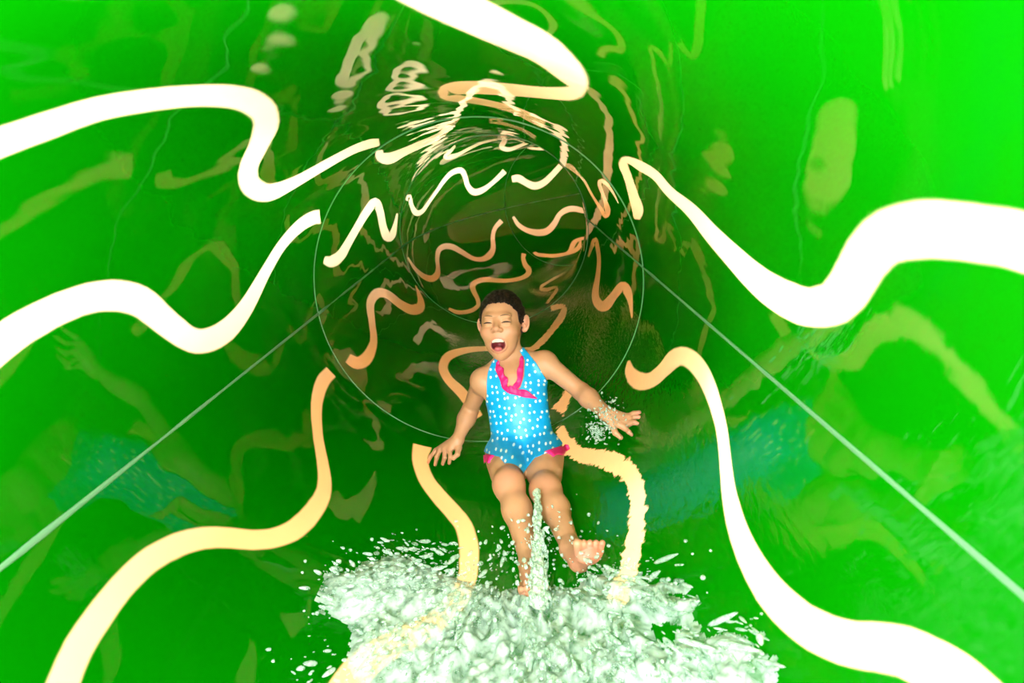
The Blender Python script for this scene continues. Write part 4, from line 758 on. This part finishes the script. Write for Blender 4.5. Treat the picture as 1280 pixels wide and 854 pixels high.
# ---- halter swimsuit
def suit_material():
    m, nt, N, L = new_mat('blue_dotted_fabric')
    b = N.new('ShaderNodeBsdfPrincipled'); o = N.new('ShaderNodeOutputMaterial')
    at = N.new('ShaderNodeAttribute'); at.attribute_name = 'cloth'
    mp = N.new('ShaderNodeMapping'); mp.inputs['Scale'].default_value = (52, 40, 52)
    L.new(at.outputs['Vector'], mp.inputs[0])
    vo = N.new('ShaderNodeTexVoronoi'); vo.voronoi_dimensions = '2D'; vo.inputs['Scale'].default_value = 1; vo.inputs['Randomness'].default_value = .62
    L.new(mp.outputs[0], vo.inputs['Vector'])
    mr = N.new('ShaderNodeMapRange'); mr.inputs['From Min'].default_value = .155; mr.inputs['From Max'].default_value = .205
    mr.inputs['To Min'].default_value = 1; mr.inputs['To Max'].default_value = 0
    L.new(vo.outputs['Distance'], mr.inputs['Value'])
    mx = N.new('ShaderNodeMix'); mx.data_type = 'RGBA'
    mx.inputs[6].default_value = (.0, .36, .78, 1); mx.inputs[7].default_value = (.82, .92, .90, 1)
    L.new(mr.outputs[0], mx.inputs[0]); L.new(mx.outputs[2], b.inputs['Base Color'])
    ns = N.new('ShaderNodeTexNoise'); ns.inputs['Scale'].default_value = 28; ns.inputs['Detail'].default_value = 3
    L.new(at.outputs['Vector'], ns.inputs['Vector'])
    bp = N.new('ShaderNodeBump'); bp.inputs['Distance'].default_value = .004; L.new(ns.outputs['Fac'], bp.inputs['Height'])
    L.new(bp.outputs[0], b.inputs['Normal'])
    b.inputs['Roughness'].default_value = .45
    L.new(b.outputs[0], o.inputs[0])
    return m
MAT_SUIT = suit_material()
MAT_PINK = principled('pink_ruffle_fabric', (.80, .012, .20), .5)

def suit_skin(P):
    d = torso_sd(P); d = smin(d, neck_sd(P), .022)
    for a in (('shR', 'elR', 'wrR'), ('shL', 'elL', 'wrL')):
        d = smin(d, arm_sd(P, J[a[0]], J[a[1]], J[a[2]]), .016)
    lr = np.minimum(leg_sd(P, J['hipR'], J['knR'], J['anR'], J['heelR'], J['ballR']), leg_sd(P, J['hipL'], J['knL'], J['anL'], J['heelL'], J['ballL']))
    return smin(d, lr, .02)
SUIT_BACK = np.array([(-.15, .03), (-.15, .16), (-.11, .165), (0, .13), (.11, .165), (.17, .165), (.17, .02), (.07, -.075), (.012, -.12), (-.012, -.12), (-.07, -.075)])
def suit_f(P):
    q = (P - J['pelvis']) @ TM.T
    k = suit_skin(P)
    fa = poly_sd(q[:, :2], SUIT_FRONT); ba = poly_sd(q[:, :2], SUIT_BACK)
    t = np.clip((q[:, 2] + .035) / .03, 0, 1)
    reg = fa * t + ba * (1 - t)
    d = smax(k - .0038, reg, .002)
    return np.maximum(d, -(k + .005))
V, F = surface_nets(suit_f, tw(0, .13, 0) - .27, tw(0, .13, 0) + .27, .0024)
suit = mesh_obj('swimsuit', V, F, MAT_SUIT, girl, True, tuple(girl.location))
suit['label'] = 'blue halter swimsuit with small white dots'
at = suit.data.attributes.new('cloth', 'FLOAT_VECTOR', 'POINT')
at.data.foreach_set('vector', ((V - J['pelvis']) @ TM.T).astype(np.float32).ravel())

def on_torso(u, v, w0=.16):
    w = w0
    for _ in range(60):
        d = float(suit_skin(tw(u, v, w)[None])[0])
        if d < .004 or w < -.03: break
        w -= min(d * .7, .02)
    return max(w, -.03)
def ruffle(name, line, width, out, waves, lift=.004, taper=(.4, .4)):
    """a gathered strip sewn along a line on the front of the suit; out = free side direction (u, v)"""
    P = np.array(line, float); seg = np.r_[0, np.cumsum(np.linalg.norm(np.diff(P, axis=0), axis=1))]
    n = 60; s = np.linspace(0, seg[-1], n)
    u = np.interp(s, seg, P[:, 0]); v = np.interp(s, seg, P[:, 1])
    ker = np.ones(7) / 7
    u = np.convolve(np.pad(u, 3, 'edge'), ker, 'valid'); v = np.convolve(np.pad(v, 3, 'edge'), ker, 'valid')
    t = np.linspace(0, 1, n)
    prof = np.clip(np.minimum(t / .18, 1), 0, 1) * (1 - taper[0]) + taper[0]
    prof *= np.clip(np.minimum((1 - t) / .25, 1), 0, 1) * (1 - taper[1]) + taper[1]
    rows = []
    for j, a in enumerate((0, .35, .7, 1.0)):
        row = []
        for i in range(n):
            wd = width[0] + (width[1] - width[0]) * t[i]
            off = a * wd * prof[i] * (1 + .16 * math.sin(t[i] * waves * 6.28 * .63 + 1))
            uu = u[i] + out[0] * off
            vv = v[i] + out[1] * off
            w = on_torso(uu, vv)
            w += lift + a * .006 * (math.sin(t[i] * waves * 6.28) * .6 + .7)
            row.append(tw(uu, vv, w))
        rows.append(row)
    A = np.array(rows)                                   # 4 x n x 3
    top = A.reshape(-1, 3); bot = (A - FRV * .0018).reshape(-1, 3)
    V = np.vstack([top, bot]); m = 4 * n; Fs = []
    for j in range(3):
        for i in range(n - 1):
            a = j * n + i
            Fs.append((a, a + 1, a + n + 1, a + n)); Fs.append((m + a, m + a + n, m + a + n + 1, m + a + 1))
    for i in range(n - 1):
        Fs.append((i + 1, i, m + i, m + i + 1)); a = 3 * n + i; Fs.append((a, a + 1, m + a + 1, m + a))
    for j in range(3):
        a = j * n; Fs.append((a, a + n, m + a + n, m + a)); a = j * n + n - 1; Fs.append((a + n, a, m + a, m + a + n))
    o = mesh_obj(name, V, Fs, MAT_PINK, suit, True, tuple(girl.location))
    o['label'] = 'pink ruffle edging'
    return o
ruffle('neckline_ruffle', NECK_LEFT[:6], (.024, .032), (.75, .45), 5)
ruffle('neckline_ruffle', NECK_LEFT[5:], (.028, .018), (.15, .95), 3, taper=(.8, .1))
ruffle('neckline_ruffle', NECK_RIGHT, (.018, .026), (-.80, .25), 4)
ruffle('leg_ruffle', LEG_LEFT, (.026, .020), (-.12, -.95), 3, lift=.007, taper=(.95, .5))
ruffle('leg_ruffle', LEG_RIGHT, (.020, .028), (.25, -.95), 4, lift=.007, taper=(.5, .6))

# ------------------------------------------------------------------ added unseen box round the slide, dims daylight on the far sections
def build_shade_box():
    m, nt, N, L = new_mat('warm_bounce_lining')  # invented lining, its orange tone warms the light bounced onto the tube
    b = N.new('ShaderNodeBsdfDiffuse')
    tc = N.new('ShaderNodeTexCoord'); mp = N.new('ShaderNodeMapping'); mp.inputs['Scale'].default_value = (1, 1, 6)
    ns = N.new('ShaderNodeTexNoise'); ns.inputs['Scale'].default_value = 3
    L.new(tc.outputs['Object'], mp.inputs[0]); L.new(mp.outputs[0], ns.inputs['Vector'])
    cr = N.new('ShaderNodeValToRGB'); cr.color_ramp.elements[0].color = (.74, .48, .25, 1); cr.color_ramp.elements[1].color = (.86, .60, .33, 1)
    L.new(ns.outputs['Fac'], cr.inputs[0]); L.new(cr.outputs[0], b.inputs[0])
    o = N.new('ShaderNodeOutputMaterial'); L.new(b.outputs[0], o.inputs[0])
    def slab(name, x0, x1, y0, y1, z0, z1):
        v = [(x, y, z) for x in (x0, x1) for y in (y0, y1) for z in (z0, z1)]
        f = [(0, 1, 3, 2), (4, 6, 7, 5), (0, 4, 5, 1), (2, 3, 7, 6), (0, 2, 6, 4), (1, 5, 7, 3)]
        return tag(mesh_obj(name, v, f, m, None, False, ((x0 + x1) / 2, (y0 + y1) / 2, z0)), kind='structure')
    Y0, Y1, X0, X1, Z0, Z1 = PY_, 12.5, -PW_, 5.5, -PF_, PT_
    slab('shade_wall_left', X0 - .1, X0, Y0, Y1, Z0 - .1, Z1 - GAP)
    slab('shade_wall_back', X0 - .1, X1, Y1, Y1 + .1, Z0 - .1, Z1 + .1)
    slab('shade_wall_far_right', X1, X1 + .1, 5.0, Y1, Z0 - .1, Z1 + .1)
    slab('shade_wall_right', PW_, PW_ + .1, 1.1, 5.0, Z0 - .1, Z1 - .75)
    slab('shade_roof', X0, X1, Y0, Y1, Z1, Z1 + .1)
    slab('floor', X0, X1, Y0, Y1, Z0 - .1, Z0)  # bottom slab of the added light-blocking box
PW_, PF_, PT_, PY_, GAP = 1.05, 1.2, 1.0, 0.28, 0.36  # box size and side slit set how fast light fades with depth
build_shade_box()

# ------------------------------------------------------------------ water
def foam_material(name, lo_a, hi_a, col=(.74, .90, .80), scale=60):
    m, nt, N, L = new_mat(name)
    b = N.new('ShaderNodeBsdfPrincipled'); t = N.new('ShaderNodeBsdfTransparent'); o = N.new('ShaderNodeOutputMaterial')
    b.inputs['Base Color'].default_value = (*col, 1); b.inputs['Roughness'].default_value = .32; b.inputs['IOR'].default_value = 1.33
    t.inputs[0].default_value = (.90, .98, .92, 1)
    tc = N.new('ShaderNodeTexCoord'); ns = N.new('ShaderNodeTexNoise'); ns.inputs['Scale'].default_value = scale; ns.inputs['Detail'].default_value = 4
    L.new(tc.outputs['Object'], ns.inputs['Vector'])
    mr = N.new('ShaderNodeMapRange'); mr.inputs['From Min'].default_value = .36; mr.inputs['From Max'].default_value = .62
    mr.inputs['To Min'].default_value = lo_a; mr.inputs['To Max'].default_value = hi_a
    L.new(ns.outputs['Fac'], mr.inputs['Value'])
    bp = N.new('ShaderNodeBump'); bp.inputs['Distance'].default_value = .0016; L.new(ns.outputs['Fac'], bp.inputs['Height']); L.new(bp.outputs[0], b.inputs['Normal'])
    mx = N.new('ShaderNodeMixShader'); L.new(mr.outputs[0], mx.inputs[0]); L.new(t.outputs[0], mx.inputs[1]); L.new(b.outputs[0], mx.inputs[2])
    L.new(mx.outputs[0], o.inputs[0])
    return m
MAT_FOAM = foam_material('white_water', .25, .92, (.55, .69, .61), 30)
MAT_DROP = foam_material('water_drops', .20, .65, (.58, .74, .65), 90)

RNG = np.random.default_rng(7)
_G = RNG.random((64, 64))
def vnoise(x, y):
    x = np.asarray(x) % 64; y = np.asarray(y) % 64
    xi = x.astype(int); yi = y.astype(int); fx = x - xi; fy = y - yi
    fx = fx * fx * (3 - 2 * fx); fy = fy * fy * (3 - 2 * fy)
    g = lambda a, b: _G[a % 64, b % 64]
    return (g(xi, yi) * (1 - fx) + g(xi + 1, yi) * fx) * (1 - fy) + (g(xi, yi + 1) * (1 - fx) + g(xi + 1, yi + 1) * fx) * fy

def ico():
    bm = bmesh.new(); bmesh.ops.create_icosphere(bm, subdivisions=2, radius=1)
    v = np.array([x.co[:] for x in bm.verts]); f = np.array([[q.index for q in p.verts] for p in bm.faces]); bm.free()
    return v, f
ICO_V, ICO_F = ico()
def drops(name, pos, dirs, rl, rs, mat, parent, label=None, bulge=0.25):
    """many ellipsoidal drops as one mesh: pos (n,3), long axis dirs, long radius rl, short radius rs"""
    n = len(pos); dirs = dirs / (np.linalg.norm(dirs, axis=1)[:, None] + 1e-9)
    a = np.cross(dirs, np.array([.3, .2, 1.0])); a /= np.linalg.norm(a, axis=1)[:, None] + 1e-9
    b = np.cross(dirs, a)
    tail = 1 - bulge * ICO_V[None, :, 0:1]                      # fatter at the trailing end, like flung water
    V = pos[:, None] + rl[:, None, None] * ICO_V[None, :, 0:1] * dirs[:, None] + rs[:, None, None] * tail * (ICO_V[None, :, 1:2] * a[:, None] + ICO_V[None, :, 2:3] * b[:, None])
    F = (ICO_F[None] + (np.arange(n) * len(ICO_V))[:, None, None]).reshape(-1, 3)
    return mesh_obj(name, V.reshape(-1, 3), F, mat, parent, True, wloc(parent) if parent is not None else tuple(pos.mean(0)))

# outline of the churned water on the slide floor (arc, distance)
SPL = np.array([(-1.36, 1.10), (-1.39, 1.23), (-1.385, 1.33), (-1.31, 1.43), (-1.22, 1.525), (-1.11, 1.49), (-.99, 1.43), (-.88, 1.385), (-.78, 1.36), (-.67, 1.335),
                (-.585, 1.285), (-.50, 1.17), (-.42, 1.04), (-.365, .91), (-.36, .80), (-.45, .70), (-.75, .66), (-1.1, .70), (-1.32, .85)])
O2 = np.array([-.86, 1.52])                                    # where the feet strike the water
def polar(A):
    d = A - O2
    return np.arctan2(d[:, 1], d[:, 0]), np.hypot(d[:, 0], d[:, 1])
def streak(A):
    th, r = polar(A)
    return .65 * vnoise(th * 9 + 30, r * 7) + .35 * vnoise(th * 23 + 7, r * 16 + 3)
def dens(A):
    sd = poly_sd(A, SPL)
    core = np.clip(-sd / .10, 0, 1)
    hole = 1.15 * np.exp(-(((A[:, 0] + 1.33) / .085) ** 4 + ((A[:, 1] - 1.10) / .17) ** 4)) + 1.0 * np.exp(-(((A[:, 0] + 1.235) / .055) ** 2 + ((A[:, 1] - 1.03) / .09) ** 2))
    right = np.clip((A[:, 0] + .72) / .25, 0, 1)
    return core * (1 - .95 * np.clip(hole, 0, 1)) * (1 - .35 * right) + .10 * (sd < .02) - .02, right

splash = empty('water_splash', (0.1, 1.25, -R))
tag(splash, 'white churning water thrown up in front of the child\'s feet on the slide floor', 'water', kind='stuff')
# churned sheet lying in the trough
na, nsd = 260, 230
ga = np.linspace(-1.45, -.30, na); gs_ = np.linspace(.6, 1.58, nsd)
AA, SS = np.meshgrid(ga, gs_, indexing='ij'); A = np.stack([AA.ravel(), SS.ravel()], 1)
dn, rt = dens(A)
stn = streak(A)
cell = .5 * vnoise(A[:, 0] * 60, A[:, 1] * 50) + .5 * vnoise(A[:, 0] * 140 + 9, A[:, 1] * 120)
hgt = (.055 * dn * (.35 + stn) + .020 * (cell - .5)) * np.clip(dn * 2.2, 0, 1) - .030 * np.clip(.54 + .10 * rt - stn, 0, 1) * (1 + 4.5 * rt) - .004
H2 = np.clip(hgt, -.004, None)
P = on_tube(A[:, 0] / R, A[:, 1], R - .0015 - np.clip(H2, 0, None))
i = (np.arange(na - 1)[:, None] * nsd + np.arange(nsd - 1)).ravel()
F = np.stack([i, i + 1, i + nsd + 1, i + nsd], 1)
F = F[(hgt[F] > 0).any(1)]
used = np.unique(F); mp_ = -np.ones(len(P), int); mp_[used] = np.arange(len(used))
mesh_obj('churned_sheet', P[used], mp_[F], MAT_FOAM, splash, True, wloc(splash))
# flung drops and ligaments
def fling(n, hmax, lmin, lmax, smin_, smax_, thr):
    out = []
    while sum(len(o[0]) for o in out) < n:
        A = np.stack([RNG.uniform(-1.47, -.30, 6000), RNG.uniform(.62, 1.60, 6000)], 1)
        d, rt = dens(A); st = streak(A)
        k = RNG.random(6000) < np.clip(d, 0, 1) * np.clip((st - thr - .13 * rt) * (4 + 5 * rt), 0.015, 1)
        A, rt = A[k], rt[k]
        th, r = polar(A)
        h = RNG.exponential(hmax * .38, len(A)) + .006
        h = np.minimum(h, hmax) * (.5 + .9 * np.clip(1 - r / .9, 0, 1))
        Pn = on_tube(A[:, 0] / R, A[:, 1], R - h)
        dv = A - O2; dv /= np.linalg.norm(dv, axis=1)[:, None]
        dv = dv + RNG.normal(size=dv.shape) * .22
        Pe = on_tube((A[:, 0] + dv[:, 0] * .02) / R, A[:, 1] + dv[:, 1] * .02, R - h - .004 * RNG.normal(size=len(A)) - .003)
        rs = smin_ + (smax_ - smin_) * RNG.random(len(A)) ** 3
        rl = rs * (lmin + (lmax - lmin) * RNG.random(len(A)) * (.4 + .9 * rt))
        out.append((Pn, Pe - Pn, rl, rs))
    return [np.concatenate([o[j] for o in out])[:n] for j in range(4)]
p_, d_, l_, s_ = fling(6500, .10, 1.3, 7.0, .0011, .0058, .36)
drops('flung_drops', p_, d_, l_, s_, MAT_DROP, splash)
p_, d_, l_, s_ = fling(150, .13, 1.0, 2.6, .003, .0075, .40)
drops('large_drops', p_, d_, l_, s_, MAT_DROP, splash)
# loose spray round the rim
n = 260
A = np.stack([RNG.uniform(-1.5, -.25, n), RNG.uniform(.75, 1.66, n)], 1); sdv = poly_sd(A, SPL); k = (sdv > -.02) & (sdv < .07)
A = A[k]; h = RNG.uniform(.01, .09, len(A)); Pn = on_tube(A[:, 0] / R, A[:, 1], R - h)
dv = A - O2; Pe = on_tube((A[:, 0] + dv[:, 0] * .05) / R, A[:, 1] + dv[:, 1] * .05, R - h)
rs = RNG.uniform(.0014, .0045, len(A))
drops('loose_spray', Pn, Pe - Pn, rs * RNG.uniform(1, 2.2, len(A)), rs, MAT_DROP, splash)

# the jet that leaps up between the shins
jet = empty('water_jet', (.12, 1.35, -.58))
tag(jet, 'thin spout of water leaping up between the child\'s shins', 'water', kind='stuff')
way = np.array([(.131, 1.570, -.435), (.129, 1.53, -.448), (.124, 1.45, -.458), (.120, 1.38, -.482), (.116, 1.31, -.505), (.112, 1.25, -.53)])
tw_ = RNG.random(380) ** .75
wr_ = .0035 + .024 * tw_ ** 1.5
cpt = np.stack([np.interp(tw_, np.linspace(0, 1, 6), way[:, j]) for j in range(3)], 1)
off = RNG.normal(size=(380, 3)) * wr_[:, None] * np.array([.55, .5, .55])
rs = .0018 + .0045 * RNG.random(380) ** 2
drops('jet_drops', cpt + off, np.array([0, .5, .7]) + off * 12, rs * RNG.uniform(1, 2.6, 380), rs, MAT_DROP, jet)
def jet_f(P):
    d = np.full(len(P), 1.0)
    rr = (.010, .0065, .0075, .011, .017, .022)
    for i in range(5): d = smin(d, cone(P, way[i], way[i + 1], rr[i], rr[i + 1]), .006)
    return d + .0040 * wob(P, 210) + .0022 * wob(P, 480, 1)
V, F = surface_nets(jet_f, way.min(0) - .04, way.max(0) + .04, .0022)
mesh_obj('jet_column', V, F, foam_material('jet_water', .25, .85, (.62, .76, .60), 70), jet, True, wloc(jet))

# spray kicked up by the left hand
hs = empty('hand_spray', (.35, 1.83, -.45))
tag(hs, 'small spray of droplets around the hand held out at the right', 'water', kind='stuff')
n = 330
c0 = np.array([.338, 1.805, -.372]); 
t = RNG.random(n)
cp = np.where((t < .55)[:, None], c0 + RNG.normal(size=(n, 3)) * (.022, .014, .016) + np.array([0, 0, -.012]), c0 + np.array([.03, .0, .035]) + RNG.normal(size=(n, 3)) * (.030, .016, .030))
rs = .0009 + .0026 * RNG.random(n) ** 2.5
drops('spray_drops', cp, RNG.normal(size=(n, 3)) + (0.3, 0, .4), rs * RNG.uniform(1, 3, n), rs, MAT_DROP, hs)
# drops around the shins and beside the legs
sh_ = empty('leg_spray', (.1, 1.45, -.55))
tag(sh_, 'scattered droplets beside and over the child\'s shins above the splash', 'water', kind='stuff')
n = 170
cp = np.stack([RNG.normal(.10, .085, n), RNG.normal(1.42, .05, n), RNG.uniform(-.54, -.44, n)], 1)
k = np.hypot(cp[:, 0], cp[:, 2]) < .585; cp = cp[k]; n = len(cp)
rs = .0012 + .0042 * RNG.random(n) ** 2.5
drops('spray_drops', cp, RNG.normal(size=(n, 3)), rs * RNG.uniform(1, 2.0, n), rs, MAT_DROP, sh_)
